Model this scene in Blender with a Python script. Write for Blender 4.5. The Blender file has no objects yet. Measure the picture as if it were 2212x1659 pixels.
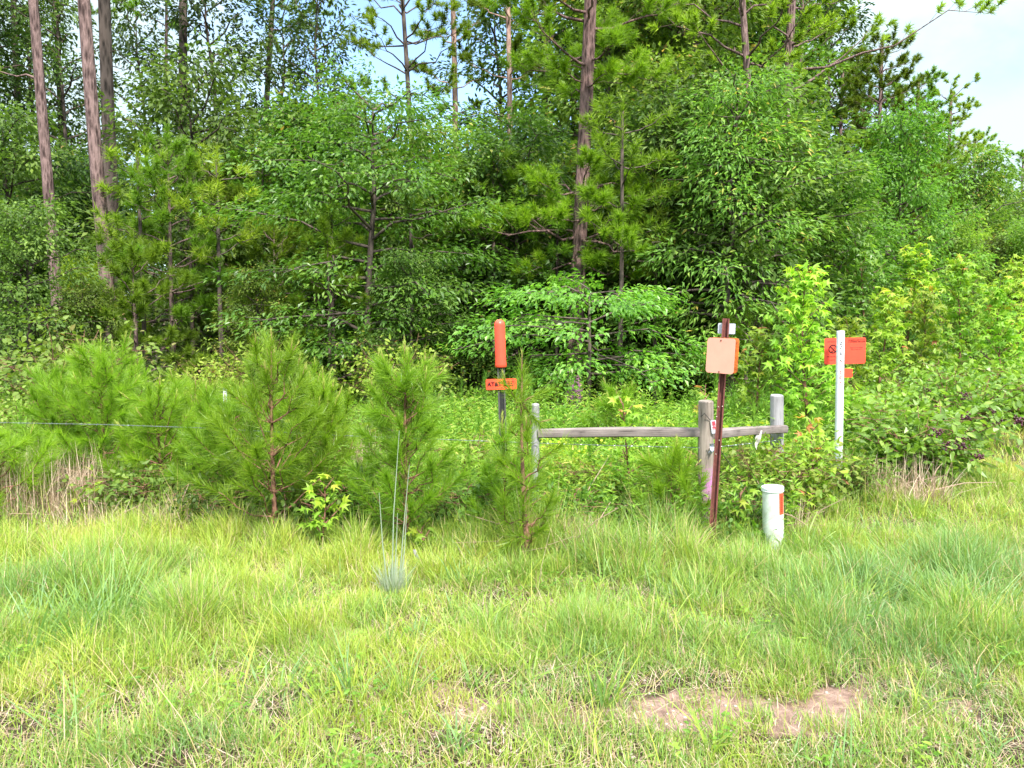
import bpy, math, numpy as np
from mathutils import Vector, Matrix
R = math.radians
SC = bpy.context.scene
COL = SC.collection
# ------------------------------------------------------------------ camera, sky, sun, exposure
CAM_H = 1.6
PITCH = math.atan(129 / 1671.0)
cam_d = bpy.data.cameras.new("camera")
cam = bpy.data.objects.new("camera", cam_d)
COL.objects.link(cam)
cam.location = (0, 0, CAM_H)
cam.rotation_euler = (math.pi / 2 - PITCH, 0, 0)
cam_d.sensor_width = 36
cam_d.lens = 36 * 1671 / 2212.0
cam_d.clip_start = 0.05
cam_d.clip_end = 3000
SC.camera = cam
SUN_EL, SUN_AZ = 50, 160            # azimuth clockwise from +Y (the view direction)
EXPOSURE = 1.45
world = bpy.data.worlds.new("World")
SC.world = world
world.use_nodes = True
wn, wl = world.node_tree.nodes, world.node_tree.links
wn.clear()
w_out = wn.new('ShaderNodeOutputWorld')
w_bg = wn.new('ShaderNodeBackground')
w_sky = wn.new('ShaderNodeTexSky')
w_sky.sky_type = 'NISHITA'
w_sky.sun_disc = False
w_sky.sun_elevation = R(SUN_EL)
w_sky.sun_rotation = R(SUN_AZ)
w_sky.air_density = 1.0
w_sky.dust_density = 0.6
w_sky.ozone_density = 2.5
w_tc = wn.new('ShaderNodeTexCoord')
w_map = wn.new('ShaderNodeMapping')
w_map.inputs['Scale'].default_value = (1.0, 1.0, 1.6)
w_map.inputs['Location'].default_value = (0.35, 0.2, 0.13)
w_no = wn.new('ShaderNodeTexNoise')
w_no.inputs['Scale'].default_value = 2.6
w_no.inputs['Detail'].default_value = 7
w_no.inputs['Roughness'].default_value = 0.58
w_rp = wn.new('ShaderNodeValToRGB')
w_rp.color_ramp.elements[0].position = 0.36
w_rp.color_ramp.elements[1].position = 0.52
w_mx = wn.new('ShaderNodeMix')
w_mx.data_type = 'RGBA'
w_mx.inputs[7].default_value = (7.2, 8.3, 9.3, 1)
wl.new(w_tc.outputs['Generated'], w_map.inputs[0])
wl.new(w_map.outputs[0], w_no.inputs['Vector'])
wl.new(w_rp.outputs[0], w_mx.inputs[0])
# clouds are brighter overhead than near the horizon
w_sep = wn.new('ShaderNodeSeparateXYZ'); wl.new(w_tc.outputs['Generated'], w_sep.inputs[0])
w_cr = wn.new('ShaderNodeValToRGB'); w_cr.color_ramp.elements[0].position = .32; w_cr.color_ramp.elements[0].color = (.188, .235, .255, 1)
w_cr.color_ramp.elements[1].position = .85; w_cr.color_ramp.elements[1].color = (.95, 1, 1, 1)
w_sc = wn.new('ShaderNodeVectorMath'); w_sc.operation = 'SCALE'; w_sc.inputs['Scale'].default_value = 12.5
wl.new(w_sep.outputs['Z'], w_cr.inputs[0]); wl.new(w_cr.outputs[0], w_sc.inputs[0]); wl.new(w_sc.outputs[0], w_mx.inputs[7])
# one larger rift of blue in the clouds, left of the view's middle
w_ds = wn.new('ShaderNodeVectorMath'); w_ds.operation = 'DISTANCE'; w_ds.inputs[1].default_value = (-.135, .945, .285)
wl.new(w_tc.outputs['Generated'], w_ds.inputs[0])
w_mr = wn.new('ShaderNodeMapRange'); w_mr.inputs[1].default_value = .03; w_mr.inputs[2].default_value = .24; w_mr.inputs[3].default_value = .3; w_mr.inputs[4].default_value = 0
wl.new(w_ds.outputs['Value'], w_mr.inputs[0])
w_sb = wn.new('ShaderNodeMath'); w_sb.operation = 'SUBTRACT'; wl.new(w_no.outputs['Fac'], w_sb.inputs[0]); wl.new(w_mr.outputs[0], w_sb.inputs[1])
wl.new(w_sb.outputs[0], w_rp.inputs[0])
wl.new(w_sky.outputs[0], w_mx.inputs[6])
wl.new(w_mx.outputs[2], w_bg.inputs[0])
w_bg.inputs[1].default_value = 0.15
wl.new(w_bg.outputs[0], w_out.inputs[0])
sun_d = bpy.data.lights.new("sun", 'SUN')
sun_d.energy = 3.3
sun_d.angle = R(4)
sun_d.color = (1.0, 0.95, 0.87)
sun = bpy.data.objects.new("sun", sun_d)
COL.objects.link(sun)
sv = Vector((math.sin(R(SUN_AZ)) * math.cos(R(SUN_EL)), math.cos(R(SUN_AZ)) * math.cos(R(SUN_EL)), math.sin(R(SUN_EL))))
sun.rotation_euler = sv.to_track_quat('Z', 'Y').to_euler()
sun.location = (4, -6, 14)
vs = SC.view_settings
vs.view_transform = 'Standard'
vs.look = 'None'
vs.exposure = EXPOSURE
vs.gamma = 1
SC.render.engine = 'CYCLES'
cy = SC.cycles
cy.max_bounces = 7
cy.diffuse_bounces = 4
cy.glossy_bounces = 2
cy.transmission_bounces = 5
cy.transparent_max_bounces = 4
cy.use_denoising = True
cy.caustics_reflective = False
cy.caustics_refractive = False

# ------------------------------------------------------------------ helpers
def P(px, py, Y):
    """world point seen at photo pixel (2212 x 1659 scale) at forward distance Y"""
    x, y = (px - 1106) / 1671.0, (829.5 - py) / 1671.0
    dy = math.cos(PITCH) + y * math.sin(PITCH)
    dz = -math.sin(PITCH) + y * math.cos(PITCH)
    s = Y / dy
    return Vector((x * s, Y, CAM_H + dz * s))

def G(px, Y):
    """ground point in column px at distance Y"""
    x = (px - 1106) / 1671.0
    # forward distance along the optical axis differs a little from Y; good to a few mm
    py = 700
    for _ in range(4):
        p = P(px, py, Y)
        py += p.z * 1671 / Y
    return Vector((P(px, py, Y).x, Y, float(terrain(np.array([P(px, py, Y).x]), np.array([Y]))[0])))

def vnoise(x, y, scale, seed=0):
    x = np.asarray(x, float) / scale + 137.3 + seed * 17.17
    y = np.asarray(y, float) / scale + 91.7 + seed * 5.31
    xi, yi = np.floor(x), np.floor(y)
    fx, fy = x - xi, y - yi
    fx, fy = fx * fx * (3 - 2 * fx), fy * fy * (3 - 2 * fy)
    def h(a, b):
        v = np.sin(a * 127.1 + b * 311.7 + seed * 74.7) * 43758.5453
        return v - np.floor(v)
    return (h(xi, yi) * (1 - fx) * (1 - fy) + h(xi + 1, yi) * fx * (1 - fy) + h(xi, yi + 1) * (1 - fx) * fy + h(xi + 1, yi + 1) * fx * fy)

def terrain(x, y):
    z = (vnoise(x, y, 1.3, 1) - .5) * .05 + (vnoise(x, y, .35, 2) - .5) * .02
    return z + np.clip((y - 22) * .035, 0, 3.5)

def unit(v):
    return v / np.maximum(np.linalg.norm(v, axis=-1, keepdims=True), 1e-9)

class Geo:
    """collects polygons (arrays of equal-sized faces) and builds one mesh"""
    def __init__(s):
        s.V, s.F, s.r, s.m, s.n = [], [], [], [], 0
    def add(s, V, F, rnd=0.5, mat=0):
        V = np.asarray(V, float).reshape(-1, 3)
        F = np.asarray(F, np.int64)
        if len(F) == 0: return
        s.V.append(V); s.F.append(F + s.n); s.n += len(V)
        s.r.append(np.broadcast_to(np.asarray(rnd, float), (len(F),)).copy())
        s.m.append(np.broadcast_to(np.asarray(mat, int), (len(F),)).copy())
    def mesh(s, name, mats, smooth=False):
        me = bpy.data.meshes.new(name)
        V = np.concatenate(s.V)
        me.vertices.add(len(V)); me.vertices.foreach_set('co', V.astype(np.float32).ravel())
        tot = np.concatenate([np.full(len(f), f.shape[1]) for f in s.F])
        loops = np.concatenate([f.ravel() for f in s.F])
        me.loops.add(len(loops)); me.loops.foreach_set('vertex_index', loops.astype(np.int32))
        st = np.concatenate([[0], np.cumsum(tot)[:-1]])
        me.polygons.add(len(tot)); me.polygons.foreach_set('loop_start', st.astype(np.int32))
        me.polygons.foreach_set('material_index', np.concatenate(s.m).astype(np.int32))
        a = me.attributes.new('rnd', 'FLOAT', 'FACE')
        a.data.foreach_set('value', np.concatenate(s.r).astype(np.float32))
        for m in (mats if isinstance(mats, (list, tuple)) else [mats]): me.materials.append(m)
        me.update(calc_edges=True)
        me.polygons.foreach_set('use_smooth', np.full(len(tot), bool(smooth)))
        return me

SHAPES = {
    'kite': [(0, 0, 0), (.42, .5, .07), (1, 0, -.12), (.42, -.5, .07)],
    'oval': [(0, 0, 0), (.25, .42, .05), (.65, .4, .0), (1, 0, -.15), (.65, -.4, .0), (.25, -.42, .05)],
    'lance': [(0, 0, 0), (.3, .5, .04), (1, 0, -.2), (.3, -.5, .04)],
}
_st = [(0, .0, 0)]
for k, (a, l) in enumerate([(-115, .42), (-58, .6), (0, .72), (58, .6), (115, .42)]):
    _st.append((.3 + l * math.cos(R(a)), l * math.sin(R(a)) * 1.15, -.12))
    if k < 4: _st.append((.3 + .24 * math.cos(R(a + 28)), .24 * math.sin(R(a + 28)), .03))
SHAPES['star'] = _st

def leaves(g, pos, d, nrm, L, W, rnd, shape='kite', mat=0):
    n = len(pos)
    if n == 0: return
    d = unit(d); side = unit(np.cross(d, nrm)); nn = np.cross(side, d)
    T = np.array(SHAPES[shape])
    L = np.broadcast_to(L, (n,))[:, None, None]; W = np.broadcast_to(W, (n,))[:, None, None]
    V = (pos[:, None, :] + T[None, :, 0:1] * L * d[:, None, :] + T[None, :, 1:2] * W * side[:, None, :] + T[None, :, 2:3] * L * nn[:, None, :])
    k = len(T)
    g.add(V, np.arange(n * k).reshape(n, k), rnd, mat)

def needles(g, rng, p0, p1, n, L, w, ang=(25, 65), rnd=(0, 1), mat=0, t0=0.0):
    """n needles on the shoot p0 -> p1"""
    p0 = np.asarray(p0, float); p1 = np.asarray(p1, float)
    ax = unit((p1 - p0)[None])[0]
    t = t0 + (1 - t0) * rng.random(n) ** .85
    pos = p0 + (p1 - p0) * t[:, None]
    q = unit(np.cross(rng.normal(size=(n, 3)), ax))
    th = np.radians(rng.uniform(ang[0], ang[1], n))[:, None] * (1 - .35 * t[:, None])
    d = ax * np.cos(th) + q * np.sin(th)
    d = unit(d + rng.normal(size=(n, 3)) * .08)
    side = unit(np.cross(d, rng.normal(size=(n, 3))))
    l = (L * rng.uniform(.7, 1.1, n))[:, None]
    V = np.stack([pos - side * w / 2, pos + side * w / 2, pos + d * l + np.array([0, 0, -1]) * l * .06], 1)
    g.add(V, np.arange(n * 3).reshape(n, 3), rng.uniform(rnd[0], rnd[1], n), mat)

def tube(g, pts, rad, n=7, mat=0, cap=True, rnd=.5):
    pts = np.asarray(pts, float); rad = np.broadcast_to(np.asarray(rad, float), (len(pts),))
    k = len(pts)
    tan = np.gradient(pts, axis=0); tan = unit(tan)
    ref = np.array([1., 0, 0]) if abs(tan[0][0]) < .8 else np.array([0, 1., 0])
    u = unit(ref - tan * (tan @ ref)[:, None]); v = np.cross(tan, u)
    a = np.arange(n) * 2 * np.pi / n
    V = pts[:, None, :] + rad[:, None, None] * (np.cos(a)[None, :, None] * u[:, None, :] + np.sin(a)[None, :, None] * v[:, None, :])
    i, j = np.meshgrid(np.arange(k - 1), np.arange(n), indexing='ij')
    F = np.stack([i * n + j, i * n + (j + 1) % n, (i + 1) * n + (j + 1) % n, (i + 1) * n + j], -1).reshape(-1, 4)
    g.add(V.reshape(-1, 3), F, rnd, mat)
    if cap:
        g.add(V[-1], [list(range(n))], rnd, mat); g.add(V[0], [list(range(n))[::-1]], rnd, mat)

def box(g, c, s, rot=None, bev=0.0, mat=0, rnd=.5):
    """box with bevelled edges, centre c, size s"""
    import bmesh
    bm = bmesh.new(); bmesh.ops.create_cube(bm, size=1)
    bmesh.ops.scale(bm, vec=s, verts=bm.verts)
    if bev > 0: bmesh.ops.bevel(bm, geom=bm.edges[:], offset=bev, segments=2, affect='EDGES')
    M = Matrix.Translation(Vector(c)) @ (rot.to_4x4() if rot else Matrix())
    bmesh.ops.transform(bm, matrix=M, verts=bm.verts)
    add_bm(g, bm, mat, rnd)

def add_bm(g, bm, mat=0, rnd=.5):
    bm.verts.ensure_lookup_table(); bm.verts.index_update()
    V = np.array([v.co[:] for v in bm.verts])
    by = {}
    for f in bm.faces: by.setdefault(len(f.verts), []).append([v.index for v in f.verts])
    first = True
    base = g.n
    for k, F in by.items():
        if first: g.add(V, F, rnd, mat); first = False
        else:
            g.F.append(np.asarray(F) + base); g.r.append(np.full(len(F), rnd)); g.m.append(np.full(len(F), mat))
    bm.free()

def plate(g, w, h, t, r, M, n=6, mat=0, curve=0.0):
    """rounded rectangle sheet of thickness t in local XZ, facing -Y"""
    import bmesh
    pts = []
    for cx, cz, a0 in ((w / 2 - r, h / 2 - r, 0), (-w / 2 + r, h / 2 - r, 90), (-w / 2 + r, -h / 2 + r, 180), (w / 2 - r, -h / 2 + r, 270)):
        for k in range(n + 1):
            a = R(a0 + 90 * k / n); pts.append((cx + r * math.cos(a), cz + r * math.sin(a)))
    bm = bmesh.new()
    vs_ = [bm.verts.new((x, 0, z)) for x, z in pts]
    f = bm.faces.new(vs_)
    ret = bmesh.ops.extrude_face_region(bm, geom=[f])
    nv = [e for e in ret['geom'] if isinstance(e, bmesh.types.BMVert)]
    bmesh.ops.translate(bm, vec=(0, t, 0), verts=nv)
    bmesh.ops.recalc_face_normals(bm, faces=bm.faces)
    bmesh.ops.transform(bm, matrix=M, verts=bm.verts)
    add_bm(g, bm, mat)

# ------------------------------------------------------------------ materials
def new_mat(name):
    m = bpy.data.materials.new(name); m.use_nodes = True
    m.node_tree.nodes.clear()
    return m, m.node_tree.nodes, m.node_tree.links

def ramp(nodes, stops):
    r = nodes.new('ShaderNodeValToRGB'); e = r.color_ramp.elements
    while len(e) < len(stops): e.new(.5)
    for k, (p, c) in enumerate(stops): e[k].position = p; e[k].color = (*c, 1)
    return r

def leaf_mat(name, stops, trans=.35, rough=.5, spec=.35, vary=.75, hue=.018):
    m, N, L = new_mat(name)
    at = N.new('ShaderNodeAttribute'); at.attribute_name = 'rnd'
    rp = ramp(N, stops); L.new(at.outputs['Fac'], rp.inputs[0])
    oi = N.new('ShaderNodeObjectInfo')
    mv = N.new('ShaderNodeMapRange'); mv.inputs[3].default_value = 1 - vary / 2; mv.inputs[4].default_value = 1 + vary / 2
    L.new(oi.outputs['Random'], mv.inputs[0])
    mh = N.new('ShaderNodeMapRange'); mh.inputs[3].default_value = .5 - hue; mh.inputs[4].default_value = .5 + hue
    mul = N.new('ShaderNodeMath'); mul.operation = 'MULTIPLY'; mul.inputs[1].default_value = 7.31
    fr = N.new('ShaderNodeMath'); fr.operation = 'FRACT'
    L.new(oi.outputs['Random'], mul.inputs[0]); L.new(mul.outputs[0], fr.inputs[0]); L.new(fr.outputs[0], mh.inputs[0])
    hs = N.new('ShaderNodeHueSaturation'); L.new(rp.outputs[0], hs.inputs['Color']); L.new(mv.outputs[0], hs.inputs['Value']); L.new(mh.outputs[0], hs.inputs['Hue'])
    pb = N.new('ShaderNodeBsdfPrincipled'); pb.inputs['Roughness'].default_value = rough; pb.inputs['Specular IOR Level'].default_value = spec
    tr = N.new('ShaderNodeBsdfTranslucent')
    gm = N.new('ShaderNodeMix'); gm.data_type = 'RGBA'; gm.blend_type = 'MULTIPLY'; gm.inputs[0].default_value = 1; gm.inputs[7].default_value = (1.25, 1.35, .7, 1)
    L.new(hs.outputs[0], gm.inputs[6]); L.new(gm.outputs[2], tr.inputs[0]); L.new(hs.outputs[0], pb.inputs['Base Color'])
    mx = N.new('ShaderNodeMixShader'); mx.inputs[0].default_value = trans
    L.new(pb.outputs[0], mx.inputs[1]); L.new(tr.outputs[0], mx.inputs[2])
    o = N.new('ShaderNodeOutputMaterial'); L.new(mx.outputs[0], o.inputs[0])
    return m

def bark_mat(name, c1, c2, scale=9, zs=.25, bump=.5, accent=None):
    m, N, L = new_mat(name)
    tc = N.new('ShaderNodeTexCoord'); mp = N.new('ShaderNodeMapping'); mp.inputs['Scale'].default_value = (1, 1, zs)
    L.new(tc.outputs['Object'], mp.inputs[0])
    vo = N.new('ShaderNodeTexVoronoi'); vo.inputs['Scale'].default_value = scale * 1.6; L.new(mp.outputs[0], vo.inputs['Vector'])
    no = N.new('ShaderNodeTexNoise'); no.inputs['Scale'].default_value = scale; no.inputs['Detail'].default_value = 6; no.inputs['Roughness'].default_value = .65
    L.new(mp.outputs[0], no.inputs['Vector'])
    ad = N.new('ShaderNodeMath'); ad.operation = 'MULTIPLY_ADD'; ad.inputs[1].default_value = .45; L.new(vo.outputs['Distance'], ad.inputs[0]); L.new(no.outputs['Fac'], ad.inputs[2])
    rp = ramp(N, [(.52, c1), (.82, c2)]); L.new(ad.outputs[0], rp.inputs[0])
    col = rp.outputs[0]
    if accent:                       # paint band low on the trunk: (colour, z0, z1)
        ge = N.new('ShaderNodeNewGeometry'); sp = N.new('ShaderNodeSeparateXYZ'); L.new(ge.outputs['Position'], sp.inputs[0])
        n2 = N.new('ShaderNodeTexNoise'); n2.inputs['Scale'].default_value = 22; L.new(tc.outputs['Object'], n2.inputs['Vector'])
        a2 = N.new('ShaderNodeMath'); a2.operation = 'MULTIPLY_ADD'; a2.inputs[1].default_value = .16; L.new(n2.outputs['Fac'], a2.inputs[0]); L.new(sp.outputs['Z'], a2.inputs[2])
        r2 = N.new('ShaderNodeMapRange'); r2.inputs[1].default_value = accent[2] + .04; r2.inputs[2].default_value = accent[2] - .02; L.new(a2.outputs[0], r2.inputs[0])
        r3 = N.new('ShaderNodeMapRange'); r3.inputs[1].default_value = accent[1] - .01; r3.inputs[2].default_value = accent[1] + .05; L.new(a2.outputs[0], r3.inputs[0])
        mm = N.new('ShaderNodeMath'); mm.operation = 'MULTIPLY'; L.new(r2.outputs[0], mm.inputs[0]); L.new(r3.outputs[0], mm.inputs[1])
        m2 = N.new('ShaderNodeMath'); m2.operation = 'MULTIPLY'; m2.inputs[1].default_value = .75; L.new(mm.outputs[0], m2.inputs[0])
        mx = N.new('ShaderNodeMix'); mx.data_type = 'RGBA'; mx.inputs[7].default_value = (*accent[0], 1); L.new(m2.outputs[0], mx.inputs[0]); L.new(col, mx.inputs[6]); col = mx.outputs[2]
    pb = N.new('ShaderNodeBsdfPrincipled'); pb.inputs['Roughness'].default_value = .9; pb.inputs['Specular IOR Level'].default_value = .15
    L.new(col, pb.inputs['Base Color'])
    bp = N.new('ShaderNodeBump'); bp.inputs['Strength'].default_value = 1.0; bp.inputs['Distance'].default_value = .06 * bump; L.new(ad.outputs[0], bp.inputs['Height']); L.new(bp.outputs[0], pb.inputs['Normal'])
    o = N.new('ShaderNodeOutputMaterial'); L.new(pb.outputs[0], o.inputs[0])
    return m

def plain_mat(name, col, rough=.5, spec=.5, metal=0, var=.12, scale=14, dirt=None):
    m, N, L = new_mat(name)
    tc = N.new('ShaderNodeTexCoord')
    no = N.new('ShaderNodeTexNoise'); no.inputs['Scale'].default_value = scale; no.inputs['Detail'].default_value = 6; no.inputs['Roughness'].default_value = .65; L.new(tc.outputs['Object'], no.inputs['Vector'])
    c = np.array(col); d = np.array(dirt) if dirt else c * (1 - 2.2 * var)
    rp = ramp(N, [(.34, tuple(d)), (.6, tuple(c))]); L.new(no.outputs['Fac'], rp.inputs[0])
    pb = N.new('ShaderNodeBsdfPrincipled'); pb.inputs['Roughness'].default_value = rough; pb.inputs['Specular IOR Level'].default_value = spec; pb.inputs['Metallic'].default_value = metal
    L.new(rp.outputs[0], pb.inputs['Base Color'])
    o = N.new('ShaderNodeOutputMaterial'); L.new(pb.outputs[0], o.inputs[0])
    return m

M = {}
M['leaf_mid'] = leaf_mat('leaf_mid', [(0, (.07, .145, .02)), (.55, (.145, .25, .032)), (.9, (.26, .38, .06)), (1, (.42, .30, .08))], trans=.42)
M['leaf_green'] = leaf_mat('leaf_green', [(0, (.075, .165, .022)), (.6, (.145, .285, .034)), (1, (.27, .42, .06))], trans=.48, rough=.38, spec=.5)
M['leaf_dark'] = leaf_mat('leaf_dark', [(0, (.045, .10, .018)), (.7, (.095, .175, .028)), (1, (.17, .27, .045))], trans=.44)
M['leaf_blue'] = leaf_mat('leaf_blue', [(0, (.085, .18, .028)), (.6, (.165, .30, .042)), (1, (.28, .43, .06))], trans=.5)
M['leaf_shade'] = leaf_mat('leaf_shade', [(0, (.03, .065, .015)), (.6, (.06, .12, .02)), (1, (.13, .20, .035))], trans=.3)  # silhouette darkness of crowns against bright sky, put into the leaf colour
M['leaf_yellow'] = leaf_mat('leaf_yellow', [(0, (.14, .27, .02)), (.55, (.26, .42, .035)), (.86, (.40, .50, .05)), (.95, (.50, .42, .06)), (1, (.55, .22, .09))], trans=.45)
M['leaf_olive'] = leaf_mat('leaf_olive', [(0, (.12, .20, .025)), (.7, (.24, .34, .045)), (.93, (.28, .29, .08)), (1, (.42, .19, .08))], trans=.4)
M['needle'] = leaf_mat('needle', [(0, (.11, .20, .016)), (.6, (.235, .385, .028)), (.95, (.36, .50, .05)), (1, (.58, .56, .22))], trans=.5, rough=.4, spec=.5, vary=.3, hue=.006)
M['needle_far'] = leaf_mat('needle_far', [(0, (.085, .15, .014)), (.6, (.18, .29, .02)), (.93, (.28, .40, .03)), (1, (.38, .36, .06))], trans=.45)
M['needle_bright'] = leaf_mat('needle_bright', [(0, (.09, .17, .014)), (.6, (.22, .37, .02)), (.93, (.34, .50, .03)), (1, (.44, .42, .06))], trans=.45, vary=.1, hue=0)
M['needle_dry'] = leaf_mat('needle_dry', [(0, (.2, .1, .06)), (1, (.42, .27, .17))], trans=.2)
M['weed'] = leaf_mat('weed', [(0, (.075, .18, .02)), (.5, (.155, .31, .032)), (.85, (.28, .44, .05)), (1, (.46, .42, .11))], trans=.42, vary=0, hue=0)
M['grass'] = leaf_mat('grass', [(0, (.19, .31, .135)), (.25, (.17, .295, .07)), (.5, (.27, .38, .055)), (.75, (.43, .465, .075)), (.88, (.40, .32, .13)), (1, (.50, .37, .28))], trans=.35, rough=.45, spec=.4, vary=0, hue=0)
M['straw'] = leaf_mat('straw', [(0, (.28, .18, .13)), (.5, (.46, .33, .25)), (1, (.62, .50, .38))], trans=.15, vary=0, hue=0)
M['blue_grass'] = leaf_mat('blue_grass', [(0, (.24, .31, .21)), (.7, (.38, .44, .34)), (1, (.5, .5, .40))], trans=.25, vary=0, hue=0)
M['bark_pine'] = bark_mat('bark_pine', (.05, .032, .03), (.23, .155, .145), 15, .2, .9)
M['bark_pine_marked'] = bark_mat('bark_pine_marked', (.05, .03, .028), (.22, .14, .13), 15, .2, .9, accent=((.38, .16, .34), .20, .72))
M['bark_pink'] = bark_mat('bark_pink', (.15, .09, .075), (.38, .25, .21), 9, .3, .4)
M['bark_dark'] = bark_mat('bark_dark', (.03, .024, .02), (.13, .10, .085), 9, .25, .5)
M['twig'] = bark_mat('twig', (.11, .05, .035), (.27, .14, .10), 30, .5, .3)

# ------------------------------------------------------------------ linking and tagging
def tag(o, label=None, cat=None, group=None, kind=None):
    if label: o['label'] = label
    if cat: o['category'] = cat
    if group: o['group'] = group
    if kind: o['kind'] = kind
    return o

def obj(name, me, parent=None, loc=None):
    o = bpy.data.objects.new(name, me); COL.objects.link(o)
    if parent: o.parent = parent
    if loc is not None: o.location = loc
    return o

def thing(name, parts, loc, label, cat, group=None, rz=0.0, sc=(1, 1, 1), tilt=(0, 0)):
    """an Empty at the thing's base parenting one mesh object per part; repeats share the mesh data"""
    e = bpy.data.objects.new(name, None); COL.objects.link(e); e.empty_display_size = .2
    e.location = loc; e.rotation_euler = (tilt[0], tilt[1], rz)
    e.scale = sc if hasattr(sc, '__len__') else (sc, sc, sc)
    tag(e, label, cat, group)
    for pn, me in parts: obj(pn, me, e)
    return e

# ------------------------------------------------------------------ plant generators
def broadleaf(seed, H, Rr, base, nl, per, leafL, leafW, mat, shape='kite', flat=.12, spray=.45, el=(0, 45), droop=.15, r0=None, bark='bark_dark', nsp=4, top=.97, jit=.4):
    rng = np.random.default_rng(seed)
    gt, gc = Geo(), Geo()
    r0 = r0 or .011 * H + .015
    k = 8
    tz = np.linspace(0, 1, k)
    wob = np.cumsum(rng.normal(size=(k, 2)) * .022 * H / k ** .5, 0) * (tz[:, None] > 0)
    tp = np.stack([wob[:, 0], wob[:, 1], tz * H * .96 - .15 * (tz == 0)], 1)
    tube(gt, tp, r0 * (1 - tz) ** .8 + .008, 8)
    az = rng.random() * 6.28
    for i in range(nl):
        t = base + (top - base) * (i + rng.random()) / nl
        z = t * H
        az += 2.4 + rng.normal() * .3
        u = (t - base) / (1 - base)
        prof = math.sqrt(max(.08, 1 - (max(0, u - .3) / .72) ** 2)) * (.65 + .35 * min(1, u / .25))
        Ln = Rr * prof * rng.uniform(.65, 1.12)
        e = R(el[0] + (el[1] - el[0]) * u + rng.normal() * 7)
        p0 = np.array([np.interp(t, tz, tp[:, 0]), np.interp(t, tz, tp[:, 1]), z])
        hd = np.array([math.cos(az), math.sin(az), 0])
        s = np.linspace(0, 1, 5)
        path = p0 + hd * (Ln * math.cos(e) * s)[:, None] + np.array([0, 0, 1]) * (Ln * (math.sin(e) * s - droop * s ** 2))[:, None]
        path[1:] += rng.normal(size=(4, 3)) * .05 * Ln * np.array([1, 1, .5])
        tube(gt, path, np.linspace(r0 * .42 * (1 - .6 * u) + .006, .004, 5), 5, cap=False)
        ns = max(2, int(nsp * (.5 + .5 * Ln / Rr)))
        for q in range(ns):
            f = .3 + .72 * (q + rng.random()) / ns
            c = np.array([np.interp(f, s, path[:, a]) for a in range(3)])
            lat = np.array([-hd[1], hd[0], 0]) * rng.normal() * .32 * Ln * (1.1 - .5 * f)
            c2 = c + lat + np.array([0, 0, rng.normal() * flat * .5])
            tube(gt, [c, (c + c2) / 2 + rng.normal(size=3) * .02, c2], [.006, .005, .003], 4, cap=False)
            n = int(per * rng.uniform(.6, 1.3))
            rr = spray * rng.uniform(.7, 1.2)
            th = rng.random(n) * 6.283; rad = rr * np.sqrt(rng.random(n))
            off = np.stack([np.cos(th) * rad, np.sin(th) * rad, rng.normal(size=n) * flat - droop * .6 * (rad / rr) ** 2 * rr], 1)
            out = unit(off + hd * rr * .9)
            nr = unit(np.array([0, 0, 1.0]) + rng.normal(size=(n, 3)) * jit + hd * .25)
            leaves(gc, c2 + off, out + rng.normal(size=(n, 3)) * .35 + np.array([0, 0, -.25]), nr, leafL * rng.uniform(.7, 1.25, n), leafW * rng.uniform(.8, 1.15, n),
                   np.clip(rng.normal(.5 + .12 * rng.normal(), .2, n), 0, 1) ** 1.0, shape)
    return [('trunk', gt.mesh('trunk', M[bark], True)), ('crown', gc.mesh('crown', M[mat]))]

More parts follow.
